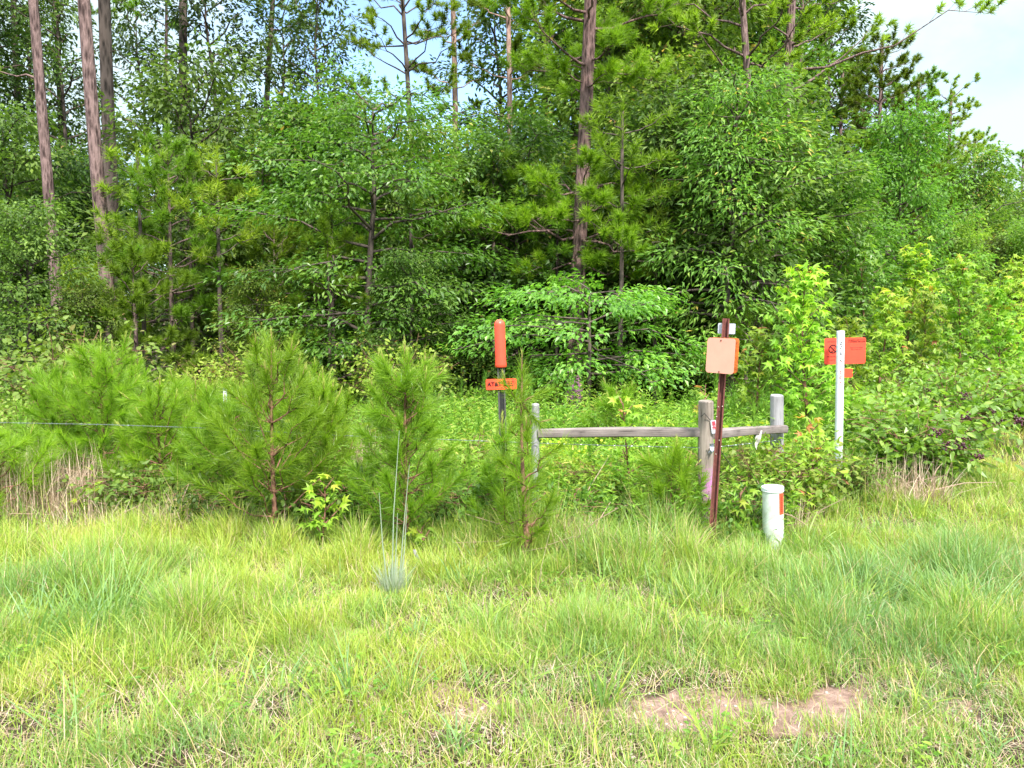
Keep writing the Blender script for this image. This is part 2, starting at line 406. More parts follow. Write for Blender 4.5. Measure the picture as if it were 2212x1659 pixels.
def pine(seed, H, r0, whorls, nL=.17, nW=.009, npt=46, mat='needle_far', bark='bark_pine', lean=(0, 0), tuft=.22, stub=0, top_r=.45, spacing=.3):
    """trunk line with whorls (z, length, branches, elevation in degrees); lean = metres the top is off the base"""
    rng = np.random.default_rng(seed)
    gt, gc = Geo(), Geo()
    k = 12; tz = np.linspace(0, 1, k)
    wob = np.sin(tz * 7 + seed) * .012 * H * .4
    tp = np.stack([lean[0] * tz + wob * .4, lean[1] * tz, tz * H - .15 * (tz == 0)], 1)
    flare = 1 + .25 * np.exp(-tz * H / .25)
    tube(gt, tp, r0 * (1 - (1 - top_r) * tz) * flare, 12)
    def at(z): return np.array([np.interp(z / H, tz, tp[:, a]) for a in range(3)])
    for (z, Ln, nb, e) in whorls:
        a0 = rng.random() * 6.28
        for b in range(nb):
            az = a0 + b * 6.283 / nb + rng.normal() * .25 if not isinstance(e, tuple) else e[1] + rng.normal() * .15
            ee = R((e[0] if isinstance(e, tuple) else e) + rng.normal() * 9)
            l = Ln * rng.uniform(.7, 1.15)
            hd = np.array([math.cos(az), math.sin(az), 0])
            s = np.linspace(0, 1, 6)
            p0 = at(z + rng.normal() * .08)
            path = p0 + hd * (l * math.cos(ee) * s)[:, None] + np.array([0, 0, 1]) * (l * (math.sin(ee) * s + .12 * s ** 2 * (1 if ee > 0 else .5)))[:, None]
            path[1:] += rng.normal(size=(5, 3)) * .035 * l
            tube(gt, path, np.linspace(min(r0 * .28, .008 + .016 * l), .004, 6), 5, cap=False)
            limb = isinstance(e, tuple) and l > 2
            nt = int(l * 2.6) if limb else max(3, int(l / spacing * 2.2))
            for q in range(nt):
                f = 1 - (.62 if limb else .7) * (1 - (q + rng.random()) / nt) ** (1.6 if limb else 1) if q else 1.0
                c = np.array([np.interp(f, s, path[:, a]) for a in range(3)])
                sd = np.array([-hd[1], hd[0], 0]) * rng.normal() * .8
                d = unit((hd * .7 + sd + np.array([0, 0, .55 + rng.normal() * .3]))[None])[0]
                ln = rng.uniform(.1, .42) * (1.15 - .5 * f) * min(1.6, max(.6, l))
                c2 = c + d * ln
                tube(gt, [c, c2], [.005, .003], 4, cap=False)
                d2 = unit((d + np.array([0, 0, .5]))[None])[0]
                needles(gc, rng, c2 - d2 * tuft * .4, c2 + d2 * tuft * .6, npt, nL, nW, (25, 105), (rng.uniform(0, .35), rng.uniform(.6, .96)))
    for q in range(4):
        tp_ = at(H - .12 - q * .16); needles(gc, rng, tp_, tp_ + np.array([0, 0, .3]), npt, nL, nW, (25, 80), (.1, .9))
    for _ in range(stub):
        z = rng.uniform(.15, .6) * H; az = rng.random() * 6.28; l = rng.uniform(.15, .7)
        p0 = at(z); tube(gt, [p0, p0 + np.array([math.cos(az) * l * .6, math.sin(az) * l * .6, rng.normal() * .06]), p0 + np.array([math.cos(az) * l, math.sin(az) * l, -.05 * l])], [.014, .008, .003], 5, cap=False)
    if not gc.V:
        needles(gc, rng, at(H) - np.array([0, 0, .2]), at(H), 60, nL, nW)
    return [('trunk', gt.mesh('trunk', M[bark], True)), ('crown', gc.mesh('crown', M[mat]))]

def young_pine(seed, H, Rr, nwh=8, bpw=5, dens=560, nL=.135, nW=.0042, dry=0, lean=(0, 0), base=.12, tops=1, leader=.35):
    rng = np.random.default_rng(seed)
    gt, gc, gd = Geo(), Geo(), Geo()
    k = 9; tz = np.linspace(0, 1, k)
    bend = rng.normal(size=2) * .02
    tp = np.stack([lean[0] * tz + bend[0] * np.sin(tz * 3.1), lean[1] * tz + bend[1] * np.sin(tz * 3.1), tz * H - .08 * (tz == 0)], 1)
    tube(gt, tp, .017 * (H / 1.4) * (1 - tz) ** .8 + .004, 7)
    def at(t): return np.array([np.interp(t, tz, tp[:, a]) for a in range(3)])
    def shoot(p0, p1, dn=1.0, t0=0., ang=(28, 72), L=nL):
        n = int(dens * dn * np.linalg.norm(p1 - p0))
        needles(gc, rng, p0, p1, max(4, n), L, nW, ang, (rng.uniform(0, .3), rng.uniform(.6, .93)), 0, t0)
    def candle(p, d):
        tube(gt, [p, p + d * .08], [.004, .0025], 5)
        needles(gc, rng, p, p + d * .09, 34, .05, nW, (6, 22), (.96, 1.0))
    for w in range(nwh):
        t = base + (1 - leader * .6 - base) * w / (nwh - 1) + rng.normal() * .012
        u = (t - base) / (1 - base)
        nb = bpw + rng.integers(-1, 2)
        a0 = rng.random() * 6.28
        for b in range(nb):
            az = a0 + b * 6.283 / nb + rng.normal() * .3
            Ln = Rr * (1.0 - .62 * u ** 1.3) * rng.uniform(.55, 1.15)
            ee = R(26 + 34 * u + rng.normal() * 8)
            hd = np.array([math.cos(az), math.sin(az), 0])
            s = np.linspace(0, 1, 5)
            path = at(t) + hd * (Ln * math.cos(ee) * s)[:, None] + np.array([0, 0, 1]) * (Ln * (math.sin(ee) * s * .6 + .4 * s ** 2))[:, None]
            path[1:] += rng.normal(size=(4, 3)) * .02
            tube(gt, path, np.linspace(.007, .003, 5), 5, cap=False)
            if u < .25 and rng.random() < dry:
                needles(gd, rng, path[1], path[4], 70, nL * .8, nW, (40, 120), (0, 1)); continue
            for q in range(1, 4): shoot(path[q], path[q + 1], (.12, .75, 1.5)[q - 1])
            d = unit((path[4] - path[3])[None])[0]
            shoot(path[4] - d * .02, path[4] + d * .08, 1.8, ang=(10, 60))
            if rng.random() < .75:                 # side shoot
                sd = unit((hd * .5 + np.array([-hd[1], hd[0], 0]) * rng.choice([-1, 1]) + np.array([0, 0, .6]))[None])[0]
                q0 = path[2]; q1 = q0 + sd * Ln * .45
                tube(gt, [q0, q1], [.004, .0025], 5, cap=False); shoot(q0, q1, 1.0)
            if u > .45 and rng.random() < .6: candle(path[4] + d * .06, unit((d + np.array([0, 0, .9]))[None])[0])
    shoot(at(1 - leader), at(1.0), 1.5, ang=(18, 55), L=nL * .9)
    shoot(at(.4), at(1 - leader), .7)
    candle(at(1.0), np.array([0, 0, 1.]))
    for _ in range(tops - 1):
        p0 = at(.62); dx = rng.uniform(.12, .2) * (1 if _ % 2 == 0 else -1)
        p1 = p0 + np.array([dx, rng.normal() * .05, H * .33]); tube(gt, [p0, (p0 + p1) / 2 + np.array([dx * .3, 0, 0]), p1], [.008, .006, .004], 6)
        shoot(p0 * .6 + p1 * .4, p1, 1.6, ang=(18, 55)); candle(p1, np.array([0, 0, 1.]))
    parts = [('trunk', gt.mesh('trunk', M['twig'], True)), ('foliage', gc.mesh('foliage', M['needle']))]
    if gd.V: parts.append(('dead_needles', gd.mesh('dead_needles', M['needle_dry'])))
    return parts

def shrub(seed, H, Rr, nst, per, L, W, mat, shape='kite', spray=.16, upright=.5, nsp=7, jit=.5, low=.15, bark='twig', outer=1.0):
    """several arching stems from one base with leaf sprays along them"""
    rng = np.random.default_rng(seed)
    gt, gc = Geo(), Geo(); tips = []
    for i in range(nst):
        az = rng.random() * 6.283; hd = np.array([math.cos(az), math.sin(az), 0])
        h = H * rng.uniform(.55, 1.0); r = Rr * math.sqrt(rng.random()) * outer
        s = np.linspace(0, 1, 6)
        path = hd * .05 * rng.random() + hd * (r * s ** (1 + upright))[:, None] + np.array([0, 0, 1]) * (h * (s - .22 * s ** 3 * (r / Rr)))[:, None]
        path[1:] += rng.normal(size=(5, 3)) * .03 * H
        path[0, 2] -= .05
        tube(gt, path, np.linspace(.006 + .004 * H, .0025, 6), 5, cap=False)
        tips.append(path[-1])
        for q in range(nsp):
            f = low + (1 - low) * (q + rng.random()) / nsp
            c = np.array([np.interp(f, s, path[:, a]) for a in range(3)])
            sd = rng.normal(size=3) * np.array([1, 1, .4]); c2 = c + sd * spray * .8
            tube(gt, [c, c2], [.003, .002], 4, cap=False)
            n = max(3, int(per * rng.uniform(.6, 1.4)))
            off = rng.normal(size=(n, 3)) * spray * .6 * np.array([1, 1, .7])
            leaves(gc, c2 + off, unit(off + hd * .06) + rng.normal(size=(n, 3)) * .35 + np.array([0, 0, -.15]),
                   unit(np.array([0, -.15, 1.0]) + rng.normal(size=(n, 3)) * jit), L * rng.uniform(.65, 1.2, n), W * rng.uniform(.8, 1.15, n),
                   np.clip(rng.normal(.45 + .2 * f, .17, n), 0, .94 if rng.random() < .9 else 1), shape)
    return [('stem', gt.mesh('stem', M[bark], True)), ('foliage', gc.mesh('foliage', M[mat]))], tips

def sapling(seed, H, Rr, nb, per, L, mat='leaf_yellow', shape='star', red=.1):
    rng = np.random.default_rng(seed); gt, gc = Geo(), Geo()
    tz = np.linspace(0, 1, 8); tp = np.stack([np.sin(tz * 4 + seed) * .03 * H, np.cos(tz * 3 + seed) * .02 * H, tz * H - .08 * (tz == 0)], 1)
    tube(gt, tp, .012 * H * (1 - tz) + .003, 6)
    az = 0
    for i in range(nb):
        t = .12 + .88 * (i + rng.random()) / nb; az += 2.4
        p0 = np.array([np.interp(t, tz, tp[:, a]) for a in range(3)])
        l = Rr * (1.05 - .75 * t) * rng.uniform(.6, 1.1); e = R(20 + 35 * t)
        hd = np.array([math.cos(az), math.sin(az), 0]); s = np.linspace(0, 1, 4)
        path = p0 + hd * (l * math.cos(e) * s)[:, None] + np.array([0, 0, 1]) * (l * math.sin(e) * s)[:, None]
        tube(gt, path, [.006, .005, .004, .002], 5, cap=False)
        n = int(per * (.5 + .6 * l / Rr)); f = .2 + .85 * rng.random(n)
        pos = p0 + (path[-1] - p0) * f[:, None]; a = rng.random(n) * 6.283
        o = np.stack([np.cos(a), np.sin(a), rng.normal(size=n) * .4], 1); pet = pos + o * L * .55
        nr = unit(np.array([0, -.35, .8]) + rng.normal(size=(n, 3)) * .45)
        leaves(gc, pet, o + np.array([0, 0, -.45]), nr, L * rng.uniform(.6, 1.15, n), L * rng.uniform(.7, 1.1, n),
               np.clip(rng.normal(.3 + .35 * t, .17, n), 0, .9) + (rng.random(n) < red * t) * .15, shape)
    return [('stem', gt.mesh('stem', M['twig'], True)), ('foliage', gc.mesh('foliage', M[mat]))]

def blades(g, pos, L, W, lean, curv, rnd, rng, seg=3, az=None, mat=0):
    n = len(pos); az = rng.random(n) * 6.283 if az is None else az
    hd = np.stack([np.cos(az), np.sin(az), np.zeros(n)], 1)
    fa = az + rng.normal(size=n) * .7 + 1.57
    sd = np.stack([np.cos(fa), np.sin(fa), np.zeros(n)], 1)
    S = [0, .4, .75, 1.0] if seg == 3 else [0, .55, 1.0]
    Wd = [.8, 1.0, .65, 0] if seg == 3 else [1, .8, 0]
    L = np.broadcast_to(L, (n,)); W = np.broadcast_to(W, (n,)); lean = np.broadcast_to(lean, (n,)); curv = np.broadcast_to(curv, (n,))
    rows = []
    for s, w in zip(S, Wd):
        ang = lean + curv * s          # angle from vertical, grows along the blade
        hor = L * s * np.sin(lean + curv * s * .55); ver = L * s * np.cos(lean + curv * s * .55)
        c = pos + hd * hor[:, None] + np.array([0, 0, 1]) * ver[:, None]
        if w > 0: rows += [c - sd * (W * w / 2)[:, None], c + sd * (W * w / 2)[:, None]]
        else: rows.append(c)
    V = np.stack(rows, 1); k = V.shape[1]; b = np.arange(n)[:, None] * k
    base = g.n
    g.add(V, b + np.array([0, 1, 3, 2]), rnd, mat)
    if seg == 3:
        g.F.append(b + np.array([2, 3, 5, 4]) + base); g.r.append(np.broadcast_to(rnd, (n,)).copy()); g.m.append(np.full(n, mat))
        g.F.append(b + np.array([4, 5, 6]) + base)
    else: g.F.append(b + np.array([2, 3, 4]) + base)
    g.r.append(np.broadcast_to(rnd, (n,)).copy()); g.m.append(np.full(n, mat))

def tuft(seed, n, L, W, spread, lean=.5, curv=.7, mat='grass', rnd=(.3, .7), seg=3):
    rng = np.random.default_rng(seed); g = Geo()
    a = rng.random(n) * 6.283; r = spread * np.sqrt(rng.random(n))
    pos = np.stack([np.cos(a) * r, np.sin(a) * r, np.full(n, -.02)], 1)
    blades(g, pos, L * rng.uniform(.5, 1.1, n), W * rng.uniform(.7, 1.2, n), lean * rng.random(n) ** .8, curv * rng.uniform(.2, 1.2, n), rng.uniform(*rnd, n), rng, seg, az=a + rng.normal(size=n) * .6)
    return g.mesh('tuft', M[mat])

# ------------------------------------------------------------------ the ground
def ground_mat():
    m, N, L = new_mat('ground')
    ge = N.new('ShaderNodeNewGeometry')
    def noise(scale, det=6, ro=.6):
        n = N.new('ShaderNodeTexNoise'); n.inputs['Scale'].default_value = scale; n.inputs['Detail'].default_value = det; n.inputs['Roughness'].default_value = ro
        L.new(ge.outputs['Position'], n.inputs['Vector']); return n.outputs['Fac']
    sand = ramp(N, [(.3, (.20, .125, .10)), (.5, (.37, .245, .195)), (.7, (.50, .36, .30))]); L.new(noise(14, 8, .7), sand.inputs[0])
    lit = ramp(N, [(.35, (.035, .03, .018)), (.5, (.085, .065, .04)), (.66, (.17, .12, .085))]); L.new(noise(45, 6, .75), lit.inputs[0])
    at = N.new('ShaderNodeAttribute'); at.attribute_name = 'bare'
    ad = N.new('ShaderNodeMath'); ad.operation = 'MULTIPLY_ADD'; ad.inputs[1].default_value = .8; L.new(noise(6, 7, .7), ad.inputs[0]); L.new(at.outputs['Fac'], ad.inputs[2])
    mr = N.new('ShaderNodeMapRange'); mr.inputs[1].default_value = .74; mr.inputs[2].default_value = .86; L.new(ad.outputs[0], mr.inputs[0])
    mx = N.new('ShaderNodeMix'); mx.data_type = 'RGBA'; L.new(mr.outputs[0], mx.inputs[0]); L.new(lit.outputs[0], mx.inputs[6]); L.new(sand.outputs[0], mx.inputs[7])
    pb = N.new('ShaderNodeBsdfPrincipled'); pb.inputs['Roughness'].default_value = .95; pb.inputs['Specular IOR Level'].default_value = .1; L.new(mx.outputs[2], pb.inputs['Base Color'])
    bp = N.new('ShaderNodeBump'); bp.inputs['Strength'].default_value = .9; bp.inputs['Distance'].default_value = .05; L.new(noise(30, 9, .75), bp.inputs['Height']); L.new(bp.outputs[0], pb.inputs['Normal'])
    o = N.new('ShaderNodeOutputMaterial'); L.new(pb.outputs[0], o.inputs[0])
    return m

def bareness(x, y):
    """1 on the bare sandy patches beside the road, 0 where grass closes over the soil"""
    b = .55 * np.exp(-((y - 3.07) / .2) ** 2) * np.clip((x + 1.1) / .9, .0, 1) * np.clip((2.3 - x) / .5, 0, 1)
    core = np.exp(-((y - 3.1 - .1 * (x - 1)) / .15) ** 4) * np.exp(-((x - 1.02) / .5) ** 4) * 1.25
    core = core * np.clip(.2 + 1.7 * (vnoise(x, y, .17, 24) * .6 + vnoise(x, y, .06, 25) * .4), 0, 1.15) + .8 * np.exp(-((y - 3.38) / .1) ** 2 - ((x - 1.85) / .3) ** 2) * vnoise(x, y, .12, 26)
    b = np.maximum(b * .7, core)
    b = b * np.clip(2.6 * (vnoise(x, y, .2, 22) * .6 + vnoise(x, y, .07, 23) * .4) - .45, 0, 1.1) + core * .25
    return np.clip(b + .30 * vnoise(x, y, .3, 4) * (y < 3.4), 0, 1)

xs = np.concatenate([-12 - np.geomspace(.3, 900, 34)[::-1], np.linspace(-12, 12, 241), 12 + np.geomspace(.3, 900, 34)])
ys = np.concatenate([-np.geomspace(.3, 200, 14)[::-1], np.linspace(0, 16, 161), 16 + np.geomspace(.3, 1500, 44)])
XX, YY = np.meshgrid(xs, ys)
ZZ = terrain(XX, YY)
nx, ny = len(xs), len(ys)
i, j = np.meshgrid(np.arange(nx - 1), np.arange(ny - 1))
g = Geo()
g.add(np.stack([XX, YY, ZZ], -1).reshape(-1, 3), np.stack([j * nx + i, j * nx + i + 1, (j + 1) * nx + i + 1, (j + 1) * nx + i], -1).reshape(-1, 4))
gm = g.mesh('ground', ground_mat(), True)
a = gm.attributes.new('bare', 'FLOAT', 'POINT'); a.data.foreach_set('value', bareness(XX, YY).ravel().astype(np.float32))
tag(obj('ground', gm), kind='structure')

# ------------------------------------------------------------------ grass (stuff) and the weedy growth behind the fence (stuff)
rng = np.random.default_rng(11)
def scatter(n, y0, y1, pad=.9, xr=None):
    """uniform points in the strip of ground the picture shows between two distances, plus a margin"""
    y = np.sqrt(rng.random(n) * (y1 ** 2 - y0 ** 2) + y0 ** 2)
    x = (rng.random(n) * 2 - 1) * (.68 * y + pad)
    return x, y

def edge(x):
    """where the mown verge ends and the brush begins, as distance"""
    e = np.interp(x, [-6, -3.5, -2, -.6, .3, 1.5, 2.0, 2.6, 3.4, 5.5, 9], [7.2, 6.3, 5.9, 5.45, 5.25, 5.4, 5.6, 6.4, 7.6, 11.5, 13])
    return e + (vnoise(x, x * 0, .5, 3) - .5) * .7 + (vnoise(x, x * 0, .17, 33) - .5) * .35

def grass_field(n, y0, y1, seg, dens=None):
    x, y = scatter(n, y0, y1)
    e = edge(x)
    b = bareness(x, y)
    wx, wy = x + .5 * vnoise(x, y, .6, 14), y + .5 * vnoise(x, y, .6, 15)
    cl = vnoise(wx, wy, .17, 5) * .6 + vnoise(x, y, .055, 6) * .4
    keep = (rng.random(n) > b * .88 * (1.35 - vnoise(x, y, .11, 16))) & (y < e + .6) & (rng.random(n) < .1 + 1.7 * np.clip(cl - .22, 0, 1))
    x, y, b, cl, e, wx, wy = x[keep], y[keep], b[keep], cl[keep], e[keep], wx[keep], wy[keep]; n = len(x)
    blue = np.exp(-((x + 2.3) / .9) ** 2 - ((y - 3.9) / .8) ** 2) + np.exp(-((x - 2.7) / 1.2) ** 2 - ((y - 4.3) / .75) ** 2) * .9
    blue = blue * np.clip(.2 + 1.5 * vnoise(x, y, .45, 17), 0, 1.2)
    yel = np.exp(-((x + 1.1) / 1.1) ** 2 - ((y - 4.8) / .8) ** 2) * .7 + np.clip((x - 2.6) / 2, 0, 1) * np.clip((y - 5) / 1.5, 0, 1) * 1.0 + np.exp(-((x + 3) / 1.2) ** 2 - ((y - 5.4) / .6) ** 2) * .5
    tall = np.clip((y - 3.3) / 1.2, 0, 1)
    L = .045 + .07 * rng.random(n) + .13 * tall * np.clip(cl * 1.6 - .2, 0, 1) + .17 * blue * cl
    L += np.exp(-((y - e) / .6) ** 2) * .34 * rng.random(n) * vnoise(x, y, .4, 18) * (x < 3.2)
    L *= .55 + .95 * vnoise(x, y, .3, 19)
    L *= 1 - .55 * np.exp(-((x + .9) / 1.0) ** 2 - ((y - 4.6) / .55) ** 2)
    L *= (1 - .35 * b) * (1 - .6 * np.exp(-((x - 1.8) / .2) ** 2 - ((y - 5.15) / .3) ** 2)) * (1 - .7 * np.exp(-((x - 1.39) / .17) ** 2 - ((y - 5.3) / .35) ** 2))
    c = .40 + (vnoise(x, y, .7, 7) - .5) * .3 + (vnoise(wx, wy, .2, 8) - .5) * .28 + rng.normal(size=n) * .09 - .13 * blue + .22 * yel
    dry = .13 + .2 * b + .07 * (y < 3.4) + .35 * np.clip(vnoise(x, y, .5, 20) - .62, 0, 1)
    c = np.where(rng.random(n) < dry, rng.uniform(.84, 1.0, n), np.clip(c, 0, .84))
    pos = np.stack([x, y, terrain(x, y) - .008], 1)
    return pos, L, c, seg

g = Geo()
for n, y0, y1, seg, W in ((230000, 2.2, 3.9, 3, .0034), (200000, 3.7, 5.6, 3, .0042), (150000, 5.4, 8.4, 2, .0055), (60000, 8.4, 14, 2, .009)):
    pos, L, c, seg = grass_field(n, y0, y1, seg)
    k = len(pos)
    blades(g, pos, L * rng.uniform(.6, 1.25, k), W * rng.uniform(.6, 1.4, k), rng.random(k) ** 1.3 * .7, rng.random(k) ** 1.2 * 1.5, c, rng, seg, az=4 * vnoise(pos[:, 0], pos[:, 1], .3, 21) + rng.normal(size=k) * 1.8)
tag(obj('grass', g.mesh('grass', M['grass'])), kind='stuff')
# dead thatch lying between the blades
g = Geo()
x, y = scatter(60000, 2.2, 6.2)
kp = (y < edge(x) + .3) & (rng.random(len(x)) > bareness(x, y) * .95); x, y = x[kp], y[kp]; k = len(x)
blades(g, np.stack([x, y, terrain(x, y) + .004 + rng.random(k) * .012], 1), rng.uniform(.04, .14, k), .0028, rng.uniform(1.0, 1.5, k), rng.uniform(-.3, .35, k), rng.random(k), rng, 2)
tag(obj('dead_grass', g.mesh('dead_grass', M['straw'])), kind='stuff')
# tall seed stalks standing out of the verge
g = Geo()
x, y = scatter(3200, 2.4, 7.5)
kp = (y < edge(x) + .2) & (rng.random(len(x)) > bareness(x, y)) & (vnoise(x, y, .5, 31) > .42); x, y = x[kp], y[kp]; k = len(x)
blades(g, np.stack([x, y, terrain(x, y)], 1), rng.uniform(.2, .48, k), .0034, rng.random(k) * .7, rng.uniform(.1, 1.7, k), rng.uniform(.5, 1, k), rng, 3)
for cx_, cy_ in zip(*scatter(170, 2.5, 6.4)):
    if cy_ > edge(np.array([cx_]))[0] + .1 or bareness(np.array([cx_]), np.array([cy_]))[0] > .5: continue
    k = int(rng.integers(8, 22)); px_ = cx_ + rng.normal(size=k) * .03; py_ = cy_ + rng.normal(size=k) * .03
    blades(g, np.stack([px_, py_, terrain(px_, py_) - .01], 1), rng.uniform(.12, .34) * rng.uniform(.6, 1.1, k), rng.uniform(.005, .009), rng.random(k) * .8, rng.random(k) * 1.4, np.clip(rng.uniform(.05, .6) + rng.normal(size=k) * .06, 0, .8), rng, 3)
tag(obj('grass_stalks', g.mesh('grass_stalks', M['grass'])), kind='stuff')

# low broad-leaved plants and clover among the grass
g = Geo()
x, y = scatter(900, 2.4, 6.5); kp = (y < edge(x)) & (vnoise(x, y, .5, 71) > .5); x, y = x[kp], y[kp]
nl = 11; px_ = np.repeat(x, nl) + rng.normal(size=len(x) * nl) * .035; py_ = np.repeat(y, nl) + rng.normal(size=len(x) * nl) * .035; k = len(px_)
a_ = rng.random(k) * 6.283
leaves(g, np.stack([px_, py_, terrain(px_, py_) + rng.random(k) * .09], 1), np.stack([np.cos(a_), np.sin(a_), rng.uniform(0, .5, k)], 1), unit(np.array([0, -.2, 1.]) + rng.normal(size=(k, 3)) * .35), rng.uniform(.018, .042, k), rng.uniform(.01, .02, k), np.clip(np.repeat(rng.random(len(x)), nl) * .7 + rng.random(k) * .2, 0, 1), 'oval')
tag(obj('low_weeds', g.mesh('low_weeds', M['weed'])), kind='stuff')

# weeds: upright leafy stems with a haze of tall grass, from the brush line to the wood
def weed_field(g, n, y0, y1, h0, h1, seedn):
    x, y = scatter(n, y0, y1, 1.5)
    e = edge(x)
    kp = (y > e + .1) & (rng.random(n) < .25 + 1.1 * vnoise(x, y, .8, seedn)); x, y = x[kp], y[kp]; n = len(x)
    h = (h0 + (h1 - h0) * rng.random(n)) * (.6 + .8 * vnoise(x, y, 1.1, seedn + 1)) * np.clip(.62 + (y - edge(x)) * .5, .5, 1)
    z = terrain(x, y); nl = 15
    lean = rng.normal(size=(n, 2)) * .16
    t = (np.arange(nl) + rng.random((n, nl))) / nl * .85 + .15
    pos = np.stack([x[:, None] + lean[:, :1] * h[:, None] * t, y[:, None] + lean[:, 1:] * h[:, None] * t, z[:, None] + h[:, None] * t], -1).reshape(-1, 3)
    a = rng.random(len(pos)) * 6.283; up = rng.uniform(.1, 1.0, len(pos))
    d = np.stack([np.cos(a), np.sin(a), up], 1)
    col = np.repeat(np.clip(.35 + vnoise(x, y, .9, seedn + 2) * .45 + rng.normal(size=n) * .1, 0, 1), nl) + rng.normal(size=len(pos)) * .08 + (t.ravel() - .5) * .2
    leaves(g, pos, d, unit(np.array([0, 0, 1.]) + rng.normal(size=(len(pos), 3)) * .4), rng.uniform(.05, .10, len(pos)), rng.uniform(.010, .022, len(pos)), np.clip(col, 0, 1), 'lance')
    blades(g, np.stack([x, y, z - .02], 1), h * 1.02, .006, np.abs(rng.normal(size=n)) * .1, rng.random(n) * .2, .2, rng, 2)
g = Geo()
weed_field(g, 7000, 5.2, 8.0, .25, .7, 41)
weed_field(g, 6500, 8.0, 11.2, .35, .8, 44)
x, y = scatter(46000, 5.2, 11.6, 1.5); kp = (y > edge(x) - .1) & (vnoise(x, y, .7, 51) > .3); x, y = x[kp], y[kp]; k = len(x)
blades(g, np.stack([x, y, terrain(x, y) - .02], 1), rng.uniform(.16, .5, k) * (.55 + .6 * vnoise(x, y, 1.2, 52)), .006, rng.random(k) * .5, rng.random(k) * 1.1, np.clip(.35 + .5 * vnoise(x, y, .9, 53) + rng.normal(size=k) * .1, 0, 1), rng, 2)
tag(obj('weeds', g.mesh('weeds', M['weed'])), kind='stuff')
g = Geo()
x, y = scatter(260, 5.9, 11.5, 1.0); kp = (y > edge(x) + .3) & (vnoise(x, y, 1.0, 81) > .45)
for x_, y_ in zip(x[kp], y[kp]):
    z_ = float(terrain(np.array([x_]), np.array([y_]))[0]); h_ = rng.uniform(.5, .95); p0 = np.array([x_, y_, z_]); p1 = p0 + np.array([rng.normal() * .06, rng.normal() * .06, h_])
    needles(g, rng, p0 + (p1 - p0) * .15, p1, 190, .10, .0055, (20, 55), (rng.uniform(.1, .4), rng.uniform(.5, .85)))
tag(obj('feathery_weeds', g.mesh('feathery_weeds', M['weed'])), kind='stuff')
# forest-floor leaf litter
g = Geo(); k = 16000
y = rng.uniform(10.5, 26, k); x = (rng.random(k) * 2 - 1) * (.7 * y + 2)
leaves(g, np.stack([x, y, terrain(x, y) + .02], 1), rng.normal(size=(k, 3)) * np.array([1, 1, .2]), unit(np.array([0, 0, 1.]) + rng.normal(size=(k, 3)) * .4), .12, .07, rng.random(k), 'kite')
tag(obj('leaf_litter', g.mesh('leaf_litter', M['needle_dry'])), kind='stuff')
# low ground cover on the shaded floor of the wood
g = Geo(); k = 60000
y = rng.uniform(14.6, 26, k); x = (rng.random(k) * 2 - 1) * (.7 * y + 2); kp = vnoise(x, y, 1.3, 61) > .4; x, y = x[kp], y[kp]; k = len(x)
leaves(g, np.stack([x, y, terrain(x, y) + rng.random(k) ** 1.4 * .45 * vnoise(x, y, .9, 62) + .03], 1), rng.normal(size=(k, 3)) * np.array([1, 1, .4]), unit(np.array([0, 0, 1.]) + rng.normal(size=(k, 3)) * .4), .10, .055, np.clip(rng.normal(.5, .2, k), 0, .95), 'kite')
tag(obj('ground_cover', g.mesh('ground_cover', M['leaf_green'])), kind='stuff')
#TREES
# ------------------------------------------------------------------ tall pines of the left, given by two points of the trunk in the photo
def tall_pine(seed, p_top, p_bot, Y, H, r0, whorls, label, bark='bark_pine', cat='pine tree', name='pine_tree', **kw):
    a, b = P(*p_top, Y), P(*p_bot, Y)
    k = (a.x - b.x) / (a.z - b.z)
    zb = float(terrain(np.array([b.x]), np.array([Y]))[0])
    base = Vector((b.x + k * (zb - b.z), Y, zb))
    return thing(name, pine(seed, H, r0, whorls, bark=bark, lean=(k * H, 0), **kw), base, label, cat)

CR = lambda z0, z1, L, n=4: [(z, L * (1.1 - .6 * (z - z0) / (z1 - z0)), n, 12 + 30 * (z - z0) / (z1 - z0)) for z in np.arange(z0, z1, .8)]
FAR = dict(nW=.026, nL=.18, npt=95, spacing=.5, tuft=.2)
tall_pine(1, (75, 0), (108, 480), 15.5, 17, .115, CR(11.2, 16.6, 2.6) + [(6.4, 1.4, 1, (8, 3.3))], 'pinkish grey pine trunk nearest the left edge with one bare limb pointing left', stub=3, **FAR)
tall_pine(2, (185, 0), (232, 640), 13.4, 17, .125, CR(10.6, 16.6, 2.6), 'thick straight pine trunk, second from the left, rising past bright young pines', stub=4, **FAR)
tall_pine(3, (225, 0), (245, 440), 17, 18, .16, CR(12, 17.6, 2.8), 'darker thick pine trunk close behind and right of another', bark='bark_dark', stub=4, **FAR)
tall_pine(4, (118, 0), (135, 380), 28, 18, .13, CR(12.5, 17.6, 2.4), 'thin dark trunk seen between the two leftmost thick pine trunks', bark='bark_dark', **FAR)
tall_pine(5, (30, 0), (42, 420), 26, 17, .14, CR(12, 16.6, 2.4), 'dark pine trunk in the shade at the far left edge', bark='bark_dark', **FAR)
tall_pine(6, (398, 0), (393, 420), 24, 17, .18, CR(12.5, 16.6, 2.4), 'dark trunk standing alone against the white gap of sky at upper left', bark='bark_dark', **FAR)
tall_pine(7, (360, 100), (362, 330), 27, 15, .08, CR(11.5, 14.6, 1.6, 3), 'slim pinkish trunk just left of the dark trunk in the sky gap', **FAR)
tall_pine(8, (588, 0), (572, 330), 26, 16, .13, CR(11, 15.6, 1.8, 3), 'leaning dark trunk with thin crown left of the blue sky patch', bark='bark_dark', **FAR)
